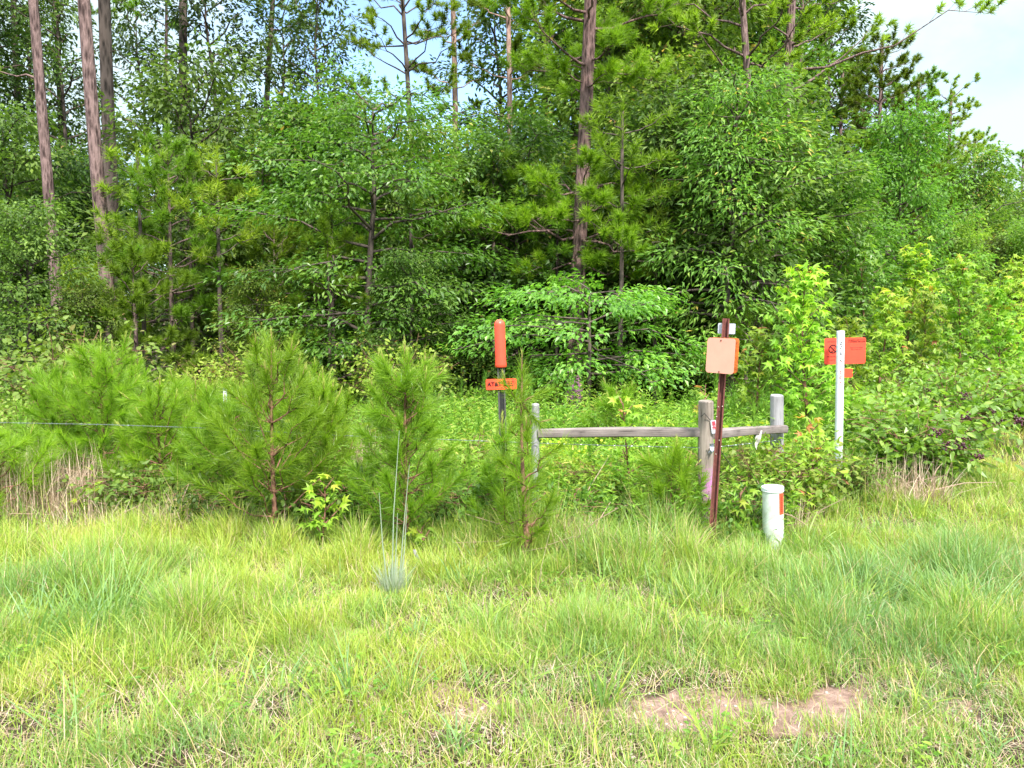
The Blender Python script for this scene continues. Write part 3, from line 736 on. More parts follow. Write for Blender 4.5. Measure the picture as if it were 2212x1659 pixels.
tall_pine(9, (868, 0), (882, 220), 22, 12.5, .10, [(7.9, 1.5, 4, 5), (8.6, 1.9, 5, 10), (9.4, 1.9, 5, 18), (10.2, 1.8, 5, 28), (11.2, 1.4, 5, 38), (12, .9, 4, 50)], 'open crowned dark pine silhouetted against the blue patch of sky', bark='bark_dark', nW=.02, nL=.18, npt=95, spacing=.5, tuft=.2)
tall_pine(10, (977, 0), (982, 250), 24, 15, .12, [(7.9, 1.0, 3, 10), (8.8, 1.2, 3, 15), (10, 1.2, 4, 20), (12, 1.4, 4, 30), (13.5, 1.3, 4, 40)], 'slim pink barked pine with few needles, left one of two near the blue patch', bark='bark_pink', **FAR)
tall_pine(11, (1098, 60), (1100, 330), 20, 14, .09, [(5.7, .8, 3, 10), (7.8, 1.0, 3, 15), (9.2, 1.2, 4, 20), (11, 1.4, 4, 30), (13, 1.1, 4, 40)], 'slim pink barked pine left of the big central pine', bark='bark_pink', **FAR)
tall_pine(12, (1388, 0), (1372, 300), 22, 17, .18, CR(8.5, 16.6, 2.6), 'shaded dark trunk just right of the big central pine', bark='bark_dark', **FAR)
tall_pine(13, (1548, 60), (1545, 230), 21, 16, .15, CR(9, 15.6, 2.4), 'pale grey trunk half hidden in the leaves right of centre', **FAR)
tall_pine(14, (1712, 0), (1694, 400), 20, 15.5, .15,
          [(8.6, 1.5, 4, 10), (9.6, 1.6, 4, 10), (10.6, 1.5, 5, 20), (11.8, 1.3, 5, 30), (13, 1.2, 5, 35), (14.6, .9, 5, 45), (8.0, 4.6, 1, (10, -.12)), (7.3, 3.0, 1, (26, .1)), (6.5, 2.6, 1, (-12, -.2))],
          'pine with long limbs reaching right over the sky, tallest on the right side', **{**FAR, 'npt': 80})
tall_pine(15, (1724, 250), (1720, 390), 25, 14, .10, CR(8.2, 13.6, 2.0), 'thin trunk close beside the long limbed pine', **FAR)
tall_pine(16, (1636, 520), (1640, 580), 17, 12, .11, CR(6.5, 11.6, 1.9), 'pine whose pinkish trunk shows in a small gap below the oak leaves', **FAR)
tall_pine(17, (1272, 0), (1240, 890), 14, 15, .145,
          [(8.4, 1.5, 4, 20), (7.6, 1.4, 5, 12), (6.9, 1.5, 6, 8), (6.2, 1.3, 5, 2), (5.75, .9, 4, 0), (9.4, 1.8, 5, 20), (10.6, 2, 5, 25), (12, 1.8, 5, 30), (13.6, 1.4, 5, 42), (14.6, .8, 4, 55),
           (4.05, 1.1, 5, 5), (3.6, 1.5, 7, 2), (3.15, 1.5, 7, -4), (2.75, 1.1, 4, -8)],
          'big central pine with a low skirt of needles and purple paint at its foot', bark='bark_pine_marked', nW=.014, nL=.17, npt=150, spacing=.27, tuft=.2, stub=3, mat='needle_bright')
# mid pines with green to the ground
def mid_pine(seed, px, Y, H, Rr, r0, label, z0=.3, lean=0., n=5, group=None, **kw):
    wh = [(z, Rr * (1.05 - .75 * ((z / H - z0) / (1 - z0)) ** 1.2), n, 5 + 40 * (z / H - z0) / (1 - z0)) for z in np.arange(H * z0, H * .97, .42)]
    k = dict(nW=.011, nL=.15, npt=120, spacing=.25, top_r=.2, tuft=.16); k.update(kw)
    return thing('young_pine' if H < 6 else 'pine_tree', pine(seed, H, r0, wh, lean=(lean, 0), **k), G(px, Y), label, 'pine tree', group)
mid_pine(21, 380, 13.5, 4.8, 1.0, .055, 'slender young pine with bare lower stem in front of the sky gap', z0=.36, bark='bark_pine')
mid_pine(22, 500, 15.5, 4.6, .95, .05, 'narrow young pine between the sky gap and the layered leafy tree', z0=.3)
mid_pine(23, 715, 13, 3.35, .72, .045, 'small conical pine in front of the layered leafy tree, bare stem below', z0=.36)
mid_pine(24, 300, 12.6, 2.9, .95, .05, 'bushy yellow green pine low beside the second thick trunk', z0=.25)
mid_pine(25, 200, 14.4, 2.7, .9, .05, 'young pine crowded between the two thick left trunks', z0=.25)
mid_pine(26, 600, 14.5, 3.6, .9, .05, 'young pine in shade behind the small conical pine', z0=.28)
mid_pine(27, 1610, 13, 1.9, .8, .04, 'short dark pine in the shade behind the brown sign post', z0=.1)
mid_pine(28, 1000, 16, 4.4, .9, .05, 'young pine in the shade left of the central pine', z0=.3)

# ------------------------------------------------------------------ broadleaf trees
layered = broadleaf(31, 5.4, 2.35, 0.16, 40, 85, .105, .05, 'leaf_green', 'kite', flat=.09, spray=.5, el=(2, 34), droop=.2, nsp=5, jit=.3)
thing('layered_tree', layered, G(790, 13), 'broad leafy tree in flat bright layers, left of the orange topped marker', 'tree', rz=.3)
low_lay = broadleaf(32, 2.25, 2.2, 0.36, 20, 66, .10, .052, 'leaf_green', 'kite', flat=.06, spray=.42, el=(2, 22), droop=.22, nsp=6, jit=.25)
thing('layered_tree', low_lay, G(1270, 12), 'low tree of flat bright layers spreading behind the orange topped marker and purple painted trunk', 'tree', rz=1.2)
oak = broadleaf(33, 5.6, 1.95, .18, 42, 66, .12, .042, 'leaf_mid', 'lance', flat=.12, spray=.40, el=(5, 50), droop=.35, nsp=5, jit=.6)
thing('oak_tree', oak, G(1570, 13.5), 'oak with drooping narrow leaves between the central pine and the long limbed pine', 'tree')
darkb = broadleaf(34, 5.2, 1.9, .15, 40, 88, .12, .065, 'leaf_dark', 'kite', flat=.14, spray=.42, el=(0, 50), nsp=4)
full = broadleaf(35, 6.4, 2.3, .12, 50, 84, .13, .075, 'leaf_blue', 'kite', flat=.15, spray=.45, el=(0, 55), nsp=4)
mid = broadleaf(36, 5.8, 2.1, .14, 44, 84, .125, .065, 'leaf_mid', 'kite', flat=.12, spray=.42, el=(0, 50), nsp=4)
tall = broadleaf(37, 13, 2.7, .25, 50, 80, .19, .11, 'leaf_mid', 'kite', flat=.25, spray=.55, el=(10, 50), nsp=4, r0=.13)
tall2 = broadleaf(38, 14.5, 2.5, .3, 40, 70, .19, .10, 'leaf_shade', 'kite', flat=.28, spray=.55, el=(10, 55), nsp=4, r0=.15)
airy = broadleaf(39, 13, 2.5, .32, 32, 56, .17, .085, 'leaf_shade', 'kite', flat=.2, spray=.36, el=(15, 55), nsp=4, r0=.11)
tallpine_m = pine(40, 13, .13, [(z, 2.5 * (1.05 - .7 * (z - 3) / 10), 6, 0 + 22 * (z - 3) / 10) for z in np.arange(3, 12.8, .6)], nW=.032, nL=.2, npt=90, spacing=.42, tuft=.24)
openpine_m = pine(41, 13.5, .15, [(z, 2.2 * (1.05 - .6 * (z - 6) / 7.5), 5, 4 + 20 * (z - 6) / 7.5) for z in np.arange(6, 13.3, .8)], nW=.032, nL=.2, npt=90, spacing=.48, tuft=.24)

def put(kind, px, Y, s, label, cat='tree', name='forest_tree', group=None, rz=None, sz=None):
    return thing(name, kind, G(px, Y), label, cat, group, rz=(px * 1.7 + Y) % 6.28 if rz is None else rz, sc=(s, s, sz or s))
put(mid, 1030, 15.5, .85, 'shaded leafy tree filling the space between the layered tree and the central pine')
put(mid, 690, 16.5, 1.08, 'leafy tree rising above and left of the layered tree, below the blue patch of sky')
put(mid, 960, 18, 1.02, 'leafy tree whose top shows under the slim pink barked pine')
put(darkb, 60, 11.5, .62, 'dark round leafy tree at the left edge above the dead brush')
put(mid, 195, 11.6, .36, 'small olive leafy tree at left beneath the second thick trunk')
put(darkb, 900, 12.3, .5, 'low dark leafy tree beneath the layered tree, behind the twin topped pine')
put(mid, 560, 12.4, .42, 'low leafy tree standing between the slender pine and the small conical pine')
put(full, 1800, 16, .75, 'leafy tree behind the leafy yellow sapling and the white post')
put(full, 1930, 20, .8, 'broad blue green leafy tree on the right in front of the tall conifers', sz=1.05)
put(full, 2050, 24, .72, 'rounded blue green leafy tree further right, beyond the berry bush', rz=2)
put(mid, 2140, 26, .74, 'mid green leafy tree near the right edge below the skyline')
put(mid, 2230, 30, .8, 'leafy tree cut by the right edge of the picture')
put(tallpine_m, 1880, 24, .76, 'dense bright green conifer whose top rounds off below the long pine limbs', cat='pine tree', name='pine_tree')
put(tallpine_m, 1800, 27, .80, 'dense conifer just right of the long limbed pine trunk', cat='pine tree', name='pine_tree')
put(openpine_m, 2030, 32, .78, 'ragged topped pine on the sloping skyline at right', cat='pine tree', name='pine_tree')
put(tallpine_m, 1960, 29, .79, 'green conifer on the skyline between the rounded conifer and the ragged pine', cat='pine tree', name='pine_tree')
put(tallpine_m, 2085, 40, .80, 'olive conifer standing lower on the skyline right of the ragged pine', cat='pine tree', name='pine_tree')
put(openpine_m, 2190, 52, .86, 'distant open pine with pink trunk by the right edge', cat='pine tree', name='pine_tree')
put(tallpine_m, 2140, 50, .77, 'distant conifer left of the farthest open pine', cat='pine tree', name='pine_tree')
put(openpine_m, 2260, 60, .85, 'farthest pine of the skyline, cut by the right edge', cat='pine tree', name='pine_tree')

# trees of the wood behind, one of a kind hard to tell from the next
rng = np.random.default_rng(77)
ORD = 'first second third fourth fifth sixth seventh eighth ninth tenth eleventh twelfth thirteenth fourteenth fifteenth sixteenth seventeenth eighteenth nineteenth twentieth twenty-first twenty-second twenty-third twenty-fourth'.split()
def fill(kind, pts, label0, cat, group, name='forest_tree', s=(.85, 1.15)):
    order = sorted(range(len(pts)), key=lambda k: pts[k][0])
    for k_, (px, Y) in enumerate(pts):
        label = label0 + ', ' + ORD[order.index(k_)] + ' of its kind from the left'
        q = rng.uniform(*s)
        put(kind, px + rng.normal() * 14, Y, q, label, cat, name, group, rz=rng.random() * 6.28, sz=q * rng.uniform(.9, 1.12))
fill(tall2, [(-40, 23), (60, 27)], 'tall dark tree among the thick upper left trunks', 'tree', 'tall dark trees at upper left')
fill(airy, [(160, 25), (310, 27), (480, 24), (640, 25), (710, 23), (750, 31), (1060, 27), (1150, 24)], 'thin crowned tree letting the sky through', 'tree', 'thin crowned trees against the sky')
fill(tall, [(1330, 21), (1420, 26), (1490, 19), (1570, 24), (1620, 24), (1230, 25), (1360, 31), (1500, 32), (1650, 30)], 'tall dense green tree of the upper middle', 'tree', 'tall dense trees of the upper middle')
fill(tall2, [(1450, 22), (1600, 27), (1290, 33), (1750, 33)], 'tall dark tree deep behind the oak', 'tree', 'tall dark trees right of centre')
fill(mid, [(130, 21), (460, 20), (620, 18), (860, 17), (940, 20), (1120, 19), (1200, 17.5), (1340, 16), (1440, 17), (1560, 18), (1680, 17), (700, 22), (1050, 24), (250, 24)],
     'middle sized shaded tree behind the first row', 'tree', 'middle sized shaded trees')
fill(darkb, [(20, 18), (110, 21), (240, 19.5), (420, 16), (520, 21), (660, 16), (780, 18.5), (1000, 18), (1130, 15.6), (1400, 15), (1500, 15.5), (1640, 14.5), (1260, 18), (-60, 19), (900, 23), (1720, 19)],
     'dark understory tree in the shade', 'tree', 'dark understory trees')
fill(full, [(1760, 21), (1860, 30), (2000, 36), (2200, 36), (2300, 34), (2120, 34), (2280, 44), (2220, 25), (2330, 26)], 'green tree in the mass at right', 'tree', 'green trees at right', s=(.72, .92))
fill(mid, [(40 + 115 * k, 29 + (k * 7) % 9) for k in range(19) if not 1 <= k <= 3], 'shaded tree far back in the wood', 'tree', 'trees far back in the wood', s=(1.0, 1.3))
fill(darkb, [(-20 + 98 * k, 40 + (k * 5) % 11) for k in range(24)], 'dark tree at the very back of the wood', 'tree', 'dark trees at the very back of the wood', s=(1.3, 1.8))
# bare slim trunks in the shaded gap under the leaves
slim = pine(42, 4.3, .045, [(z, .6, 3, 10) for z in np.arange(2.6, 4.2, .45)], nW=.015, npt=55, bark='bark_dark', spacing=.35)
fill(slim, [(325, 13.5), (410, 14.5), (470, 13.2), (735, 13.4), (1190, 14.3), (1345, 13.2), (1362, 16), (1410, 14.2), (1480, 15), (1580, 15.5), (900, 14.4), (1090, 14.8), (560, 15.8)],
     'slim bare stemmed pine in the dark gap', 'pine tree', 'slim shaded saplings', 'sapling_pine')

# ------------------------------------------------------------------ young pines of the foreground
def near_pine(px, Y, args, label, rz=0, **kw):
    return thing('young_pine', young_pine(*args, **kw), G(px, Y), label, 'pine sapling', rz=rz)
near_pine(597, 5.6, (51, 1.45, .50), 'tallest foreground pine sapling, with dark stem, left of centre', bpw=5, nwh=7)
near_pine(705, 6.1, (52, 1.05, .42), 'rounded pine sapling touching the right side of the tallest foreground one', bpw=6, nwh=7)
near_pine(878, 5.35, (53, 1.38, .36), 'twin topped feathery pine sapling behind the pale grass stalks', tops=3, bpw=6, nwh=9, dens=520)
near_pine(1142, 5.0, (54, 1.32, .27), 'sparse pine sapling with a bare reddish stem in front of the thin fence post', dry=.35, bpw=3, nwh=7, base=.1, lean=(-.045, 0), dens=420)
near_pine(505, 6.3, (55, .97, .42), 'pine sapling touching the left side of the tallest foreground one', bpw=6, nwh=7)
near_pine(232, 6.9, (56, 1.42, .48), 'tall pale tipped pine sapling in the left brush crossed by the wire', bpw=6, nwh=8)
near_pine(132, 7.2, (57, 1.15, .42), 'dark stemmed pine sapling, second from the left edge', bpw=6, nwh=7)
near_pine(2, 6.0, (58, .62, .45), 'small pine sapling cut by the left edge', bpw=5, nwh=5)
near_pine(350, 6.6, (59, .95, .42), 'low bushy pine sapling between the pale tipped one and the tallest', bpw=6, nwh=6)
near_pine(430, 7.2, (60, 1.02, .42), 'low pine sapling set back right of the low bushy one', bpw=6, nwh=6)
near_pine(655, 7.4, (61, 1.15, .45), 'pine sapling set back behind the two right of the tallest', bpw=6, nwh=6)
near_pine(1452, 5.7, (62, .55, .28), 'tiny pine sapling left of the purple based fence post', bpw=4, nwh=5)
near_pine(1085, 5.5, (63, .85, .2), 'little pine sapling hiding the foot of the orange topped marker', bpw=3, nwh=6)
near_pine(1330, 8.6, (64, .8, .4), 'pine sapling behind the long fence rail', bpw=5, nwh=6)
near_pine(290, 8.0, (65, 1.15, .42), 'pine sapling behind the wire, between the second and third from left', bpw=5, nwh=6)
#SHRUBS
# ------------------------------------------------------------------ shrubs, vines and saplings
def plant(parts, px, Y, label, cat, name, group=None, sc=1, rz=0):
    return thing(name, parts, G(px, Y), label, cat, group, rz=rz, sc=(sc, sc, sc))
plant(sapling(71, 2.15, .85, 36, 24, .13), 1735, 9.0, 'tall yellow green sapling with star leaves left of the white post', 'sapling', 'leafy_sapling')
plant(sapling(72, 1.5, .6, 20, 16, .13), 1640, 9.4, 'shorter yellow green sapling behind the second fence rail', 'sapling', 'leafy_sapling')
plant(sapling(73, 1.1, .2, 9, 9, .085, red=1.5), 1512, 6.6, 'red tipped little sapling poking up behind the purple based fence post', 'sapling', 'leafy_sapling')
plant(sapling(74, .48, .28, 9, 9, .085), 700, 5.35, 'low yellow green sapling with star leaves at the foot of the tallest foreground pine', 'sapling', 'leafy_sapling')
plant(sapling(75, .2, .16, 5, 5, .075), 912, 5.15, 'tiny bright seedling at the foot of the twin topped pine', 'sapling', 'leafy_sapling')
plant(sapling(76, .95, .3, 14, 9, .085), 1350, 6.3, 'yellow leafed sapling under the long fence rail', 'sapling', 'leafy_sapling')
plant(sapling(77, .42, .2, 8, 8, .085), 1600, 5.5, 'small yellow green vine plant between the brown post and the pale pedestal', 'sapling', 'leafy_sapling')
plant(sapling(78, .35, .15, 7, 6, .08), 1738, 5.9, 'small pale seedling right of the pale pedestal', 'sapling', 'leafy_sapling')
plant(sapling(79, .3, .2, 6, 6, .08), 195, 6.2, 'small yellowish seedling in the dead brush at left', 'sapling', 'leafy_sapling')
plant(sapling(80, 2.0, .8, 26, 20, .14), 1900, 11.5, 'bright sapling clump right behind the orange warning sign', 'sapling', 'leafy_sapling')
plant(sapling(81, 1.95, .8, 26, 20, .14), 1985, 12.5, 'bright sapling clump behind the berry bush, second right of the white post', 'sapling', 'leafy_sapling')
plant(sapling(82, 2.7, 1.1, 34, 22, .15), 2060, 14.5, 'largest bright leafy sapling, above the berry bush', 'sapling', 'leafy_sapling')
plant(sapling(83, 2.2, 1.0, 28, 22, .15), 2150, 13, 'bright sapling clump near the right edge', 'sapling', 'leafy_sapling')
plant(sapling(84, 2.4, 1.0, 28, 22, .15), 2235, 14, 'bright sapling clump cut by the right edge', 'sapling', 'leafy_sapling')
plant(sapling(86, 3.0, 1.2, 36, 22, .16), 1960, 15.5, 'tall pale green sapling behind the bright clumps right of the orange sign', 'sapling', 'leafy_sapling')
plant(sapling(87, 2.9, 1.2, 36, 22, .16), 2190, 17, 'tall pale green sapling rising above the clumps near the right edge', 'sapling', 'leafy_sapling')
plant(sapling(88, 3.1, 1.2, 36, 22, .16, mat='leaf_green'), 1850, 14.5, 'mid green sapling above the orange sign', 'sapling', 'leafy_sapling')
plant(sapling(85, 1.6, .8, 20, 20, .13), 1820, 10.5, 'bright sapling mostly hidden behind the white post', 'sapling', 'leafy_sapling')

sh_y, _ = shrub(91, .95, .62, 26, 9, .07, .05, 'leaf_yellow', 'oval', spray=.15)
plant(sapling(89, .8, .3, 14, 10, .09, red=1.0), 1752, 6.2, 'yellow leafed sapling just left of the white post foot', 'sapling', 'leafy_sapling')
plant(sh_y, 1700, 6.8, 'yellowing vine covered shrub in front of the grey end post', 'shrub', 'shrub', sc=.78)
sh_o, _ = shrub(92, .75, .6, 26, 10, .065, .036, 'leaf_olive', 'oval', spray=.15)
plant(sh_o, 1650, 6.2, 'olive shrub behind the pale pedestal under the drooping rail', 'shrub', 'shrub')
sh_d, _ = shrub(93, .8, .55, 24, 9, .10, .035, 'leaf_mid', 'lance', spray=.16)
plant(sh_d, 1838, 7.0, 'dark green narrow leafed shrub at the foot of the white post', 'shrub', 'shrub', sc=.62)
# the berry bushes
def berry_bush(seed, px, Y, H, Rr, label, nb):
    parts, tips = shrub(seed, H, Rr, 36, 10, .10, .052, 'leaf_green', 'oval', spray=.19, nsp=8)
    e = plant(parts, px, Y, label, 'shrub', 'berry_bush')
    rg = np.random.default_rng(seed)
    ts = sorted([t for t in tips if t[1] < Rr * .3], key=lambda t: t[1])
    import bmesh
    for t in ts[:nb]:
        bm = bmesh.new()
        for _ in range(26):
            c = Vector(t) + Vector((rg.normal() * .026, -.13 + rg.normal() * .022, .02 + rg.normal() * .014 - rg.random() * .05))
            bmesh.ops.create_icosphere(bm, subdivisions=1, radius=.0105, matrix=Matrix.Translation(c))
        gg = Geo(); add_bm(gg, bm)
        obj('berry_cluster', gg.mesh('berry_cluster', M['berry'], True), e)
    return e
M['berry'] = plain_mat('berry', (.08, .014, .03), .35, .5)
berry_bush(94, 1985, 7.6, .95, .72, 'blue green bush with dark purple berry clusters right of the white post', 8)
berry_bush(95, 2070, 10.4, 1.25, 1.05, 'second dark berried bush, set further back by the open grass', 9)
fol, _ = shrub(96, 1.2, .95, 30, 12, .10, .06, 'leaf_green', 'oval', spray=.22)
for px, Y, s, lab in [(2180, 11.6, 1.0, 'green leafy shrub at the grass edge by the right side of the picture'), (2270, 12.2, 1.1, 'green leafy shrub beyond the right edge of the open grass'), (1900, 9.0, .85, 'green leafy shrub between the orange sign and the berry bush'),
                      (1560, 11.5, .6, 'green shrub in the shade behind the brown sign post'), (1010, 11.6, .62, 'green leafy shrub left of the orange topped marker post'), (820, 9.5, .62, 'green leafy shrub behind the wire left of the twin topped pine'),
                      (935, 10.6, .62, 'green leafy shrub behind the twin topped pine')]:
    plant(fol, px, Y, lab, 'shrub', 'shrub', sc=s, rz=px % 6)
low, _ = shrub(99, .5, .42, 24, 9, .06, .032, 'leaf_dark', 'oval', spray=.13)
for px, Y, s, lab in [(330, 6.3, 1, 'dark low shrub between the left pine saplings'), (470, 6.0, .9, 'dark low shrub left of the tallest foreground pine'), (650, 5.95, 1, 'dark low shrub between the tallest and the twin topped pine'), (790, 5.9, .95, 'dark low shrub left of the twin topped pine'),
                      (985, 5.9, 1, 'dark low shrub left of the orange topped marker'), (1220, 5.75, .8, 'dark low shrub right of the bare stemmed pine'), (1400, 5.9, .75, 'dark low shrub under the long rail'), (170, 6.8, 1, 'dark low shrub in the left brush'), (1600, 5.75, .8, 'dark low shrub between the brown post and the pedestal')]:
    plant(low, px, Y, lab, 'shrub', 'shrub', sc=s, rz=px % 6)
olv, _ = shrub(97, 1.7, 1.0, 34, 12, .085, .05, 'leaf_olive', 'oval', spray=.22)
for px, Y, s, lab in [(150, 9.2, 1.05, 'pale olive shrub rising behind the pine saplings at left'), (560, 11.5, .9, 'olive shrub behind the tallest foreground pine'), (860, 11.6, .95, 'yellowish olive shrub above the twin topped pine'),
                      (60, 8.4, .6, 'olive shrub in the dead brush at the left edge'), (470, 11.3, .75, 'olive shrub beside the slender bare pine stem')]:
    plant(olv, px, Y, lab, 'shrub', 'shrub', sc=s, rz=px % 6)
for px, Y, me_, s, rz, lab in [(1225, 7.4, sh_y, .62, 1, 'small yellowish shrub behind the left end of the long rail'), (1420, 7.8, sh_y, .7, 2, 'small yellowish shrub behind the middle of the long rail'), (1300, 6.5, sh_o, .75, 3, 'olive shrub under the long rail'),
                      (1010, 7.0, sh_o, .95, 4, 'olive shrub between the twin topped pine and the orange topped marker'), (1475, 6.1, sh_o, .7, 5, 'olive shrub beside the purple based fence post'), (760, 7.2, sh_y, .8, .5, 'yellowish shrub between the tallest and the twin topped pine'),
                      (1190, 9.5, fol, .6, 2, 'green shrub in the weeds beyond the thin fence post'), (1500, 9.8, fol, .55, 3, 'green shrub in the weeds beyond the purple based fence post')]:
    plant(me_, px, Y, lab, 'shrub', 'shrub', sc=s, rz=rz)
# dead brush

def dead_brush(seed, n, H, Rr):
    rg = np.random.default_rng(seed); g = Geo()
    a = rg.random(n) * 6.283; r = Rr * np.sqrt(rg.random(n))
    blades(g, np.stack([np.cos(a) * r, np.sin(a) * r * .6, np.full(n, -.02)], 1), H * rg.uniform(.4, 1.1, n), rg.uniform(.003, .007, n), rg.random(n) * .8, rg.normal(size=n) * .7, rg.random(n), rg, 3)
    for _ in range(int(n / 60)):
        p = np.array([rg.normal() * Rr * .5, rg.normal() * Rr * .3, rg.random() * H * .4]); d = rg.normal(size=3) * np.array([.28, .2, .2]); d[2] = abs(d[2])
        tube(g, [p, p + d * .5 + np.array([0, 0, .03]), p + d], [.005, .004, .002], 5, cap=False, rnd=.3)
    return g.mesh('dead_brush', M['straw'])
for sd, px, Y, n, H, Rr, lab in [(1, 55, 6.35, 2300, .62, .7, 'heap of pinkish dead broom grass at the left edge'), (2, 250, 6.1, 700, .35, .7, 'low tangle of dead twigs in front of the left saplings'),
                                 (3, 1255, 5.25, 420, .28, .18, 'drooping tuft of dead straw right of the bare stemmed pine'), (4, 1650, 5.8, 500, .35, .35, 'dead straw behind the pale pedestal'),
                                 (5, 1960, 6.7, 320, .5, .35, 'dry tan stems under the berry bush'), (6, 470, 5.9, 600, .3, .6, 'brown dead twigs below the saplings left of the tallest'),
                                 (7, 790, 6.6, 500, .75, .25, 'brown dry weed stalks between the tallest sapling and the twin topped one'), (8, 1200, 5.6, 360, .3, .4, 'brown dead grass under the bare stemmed pine')]:
    o = obj('dead_brush', dead_brush(sd, n, H, Rr), None, G(px, Y)); tag(o, lab, 'dead brush')
# grass tufts that stand out
def tft(px, Y, me, label, name='grass_tuft'):
    tag(obj(name, me, None, G(px, Y)), label, 'grass tuft')
tft(712, 4.85, tuft(201, 420, .24, .004, .09, .9, .9, rnd=(.5, .82)), 'bright yellow green tuft between the two groups of pine saplings')
tft(1305, 3.15, tuft(202, 26, .30, .009, .05, .45, .4, rnd=(.1, .35)), 'small pale blue green strappy tuft in the foreground right of centre')
tft(868, 3.15, tuft(203, 46, .26, .007, .06, .5, .8, rnd=(.1, .4)), 'grey green arching tuft in the foreground left of centre')
tft(600, 3.2, tuft(204, 46, .22, .008, .12, .9, .9, rnd=(.05, .35)), 'low sprawling blue green tuft in the left foreground')
tft(235, 3.95, tuft(205, 260, .42, .007, .22, .7, .8, rnd=(.1, .45)), 'large tall green clump in the left foreground')
tft(60, 3.7, tuft(206, 300, .36, .007, .3, .9, 1.0, rnd=(0, .35)), 'wide blue green clump at the left edge')
tft(945, 4.75, tuft(207, 320, .26, .004, .1, .8, .8, rnd=(.4, .7)), 'fresh green tuft right of the pale grass stalks')
tft(1740, 5.3, tuft(208, 70, .38, .012, .1, .8, 1.0, rnd=(.3, .55)), 'broad bladed green clump right of the pale pedestal')
tft(2120, 4.0, tuft(209, 300, .45, .006, .3, .9, 1.1, rnd=(0, .35)), 'large arching blue green clump by the right edge')
tft(1840, 4.2, tuft(210, 240, .38, .006, .28, .9, 1.1, rnd=(.05, .4)), 'arching blue green clump in the right foreground')
tft(2000, 4.9, tuft(211, 240, .36, .006, .28, .9, 1.1, rnd=(.1, .45)), 'arching green clump below the berry bush')
tft(1520, 4.3, tuft(212, 200, .3, .005, .2, .7, .9, rnd=(.35, .6)), 'tall green tuft in front of the brown sign post')
tft(1100, 3.5, tuft(213, 110, .2, .005, .12, .7, .8, rnd=(.3, .55)), 'dark green tuft in the middle foreground')
tft(1610, 3.0, tuft(214, 60, .12, .005, .06, .7, .8, rnd=(.4, .6)), 'small tuft growing on the bare sandy soil')
tft(780, 3.1, tuft(215, 200, .17, .007, .22, .6, .5, rnd=(.45, .68)), 'bright fresh green patch of blades in the left foreground')
# pale glaucous bunch with tall stalks
g = Geo(); rg = np.random.default_rng(220)
n = 420; a_ = rg.random(n) * 6.283; r_ = .05 * np.sqrt(rg.random(n))
blades(g, np.stack([np.cos(a_) * r_, np.sin(a_) * r_, np.full(n, -.01)], 1), .23 * rg.uniform(.3, 1.15, n), .0034, .04 + .4 * rg.random(n) ** 2, .9 * rg.random(n) ** 2, rg.random(n), rg, 3, az=a_ + rg.normal(size=n) * .8)
bg = obj('pale_bunch_grass', g.mesh('pale_bunch_grass', M['blue_grass']), None, G(850, 4.38)); tag(bg, 'pale blue grey bunch grass with tall thin stalks in front of the twin topped pine', 'grass tuft')
for (x0, x1, x2, h) in [(-.03, -.06, -.075, .62), (-.01, .005, .045, .98), (.0, .015, .03, .5), (.03, .06, .1, .78), (.035, .065, .085, .55)]:
    gs = Geo(); tube(gs, [(x0, 0, .02), (x1, .01, h * .5), (x2, .0, h)], [.0042, .0034, .0015], 6, rnd=.4)
    obj('stalk', gs.mesh('stalk', M['blue_grass'], True), bg)
#MAN
# ------------------------------------------------------------------ markers, sign post, pedestal, fence
M['orange'] = plain_mat('orange', (.86, .075, .035), .38, .5, var=.05)
M['orange_gloss'] = plain_mat('orange_gloss', (.86, .085, .05), .16, .6, var=.04)
M['orange_rust'] = plain_mat('orange_rust', (.72, .22, .05), .5, .4, var=.2, scale=30, dirt=(.28, .07, .02))
M['salmon'] = plain_mat('salmon', (.76, .33, .25), .4, .4, var=.03)
M['black'] = plain_mat('black', (.02, .02, .022), .5, .4)
M['ink'] = plain_mat('ink', (.035, .006, .008), .6, .3, var=.02)
M['ink_faint'] = plain_mat('ink_faint', (.35, .03, .03), .6, .3, var=.02)
M['channel'] = plain_mat('channel', (.10, .095, .09), .5, .5, metal=.3, var=.2, scale=30)
M['rust_post'] = plain_mat('rust_post', (.17, .055, .045), .65, .3, var=.15, scale=25, dirt=(.1, .035, .03))
M['bolt'] = plain_mat('bolt', (.6, .5, .45), .35, .5, metal=.6)
M['white'] = plain_mat('white', (.60, .63, .68), .4, .5, var=.1, scale=6, dirt=(.46, .48, .47))
M['sheet_white'] = plain_mat('sheet_white', (.46, .48, .56), .4, .5, var=.04)
M['plastic_grey'] = plain_mat('plastic_grey', (.58, .65, .60), .42, .45, var=.05, scale=9, dirt=(.38, .42, .34))
M['cap_white'] = plain_mat('cap_white', (.66, .73, .74), .35, .5, var=.02)
M['galv'] = plain_mat('galv', (.24, .28, .26), .4, .5, metal=.6, var=.2, scale=60)
M['dark_wire'] = plain_mat('dark_wire', (.05, .05, .045), .6, .3)
M['cloth'] = plain_mat('cloth', (.72, .66, .66), .9, .1, var=.12, scale=20)
M['red_print'] = plain_mat('red_print', (.75, .05, .08), .5, .4)
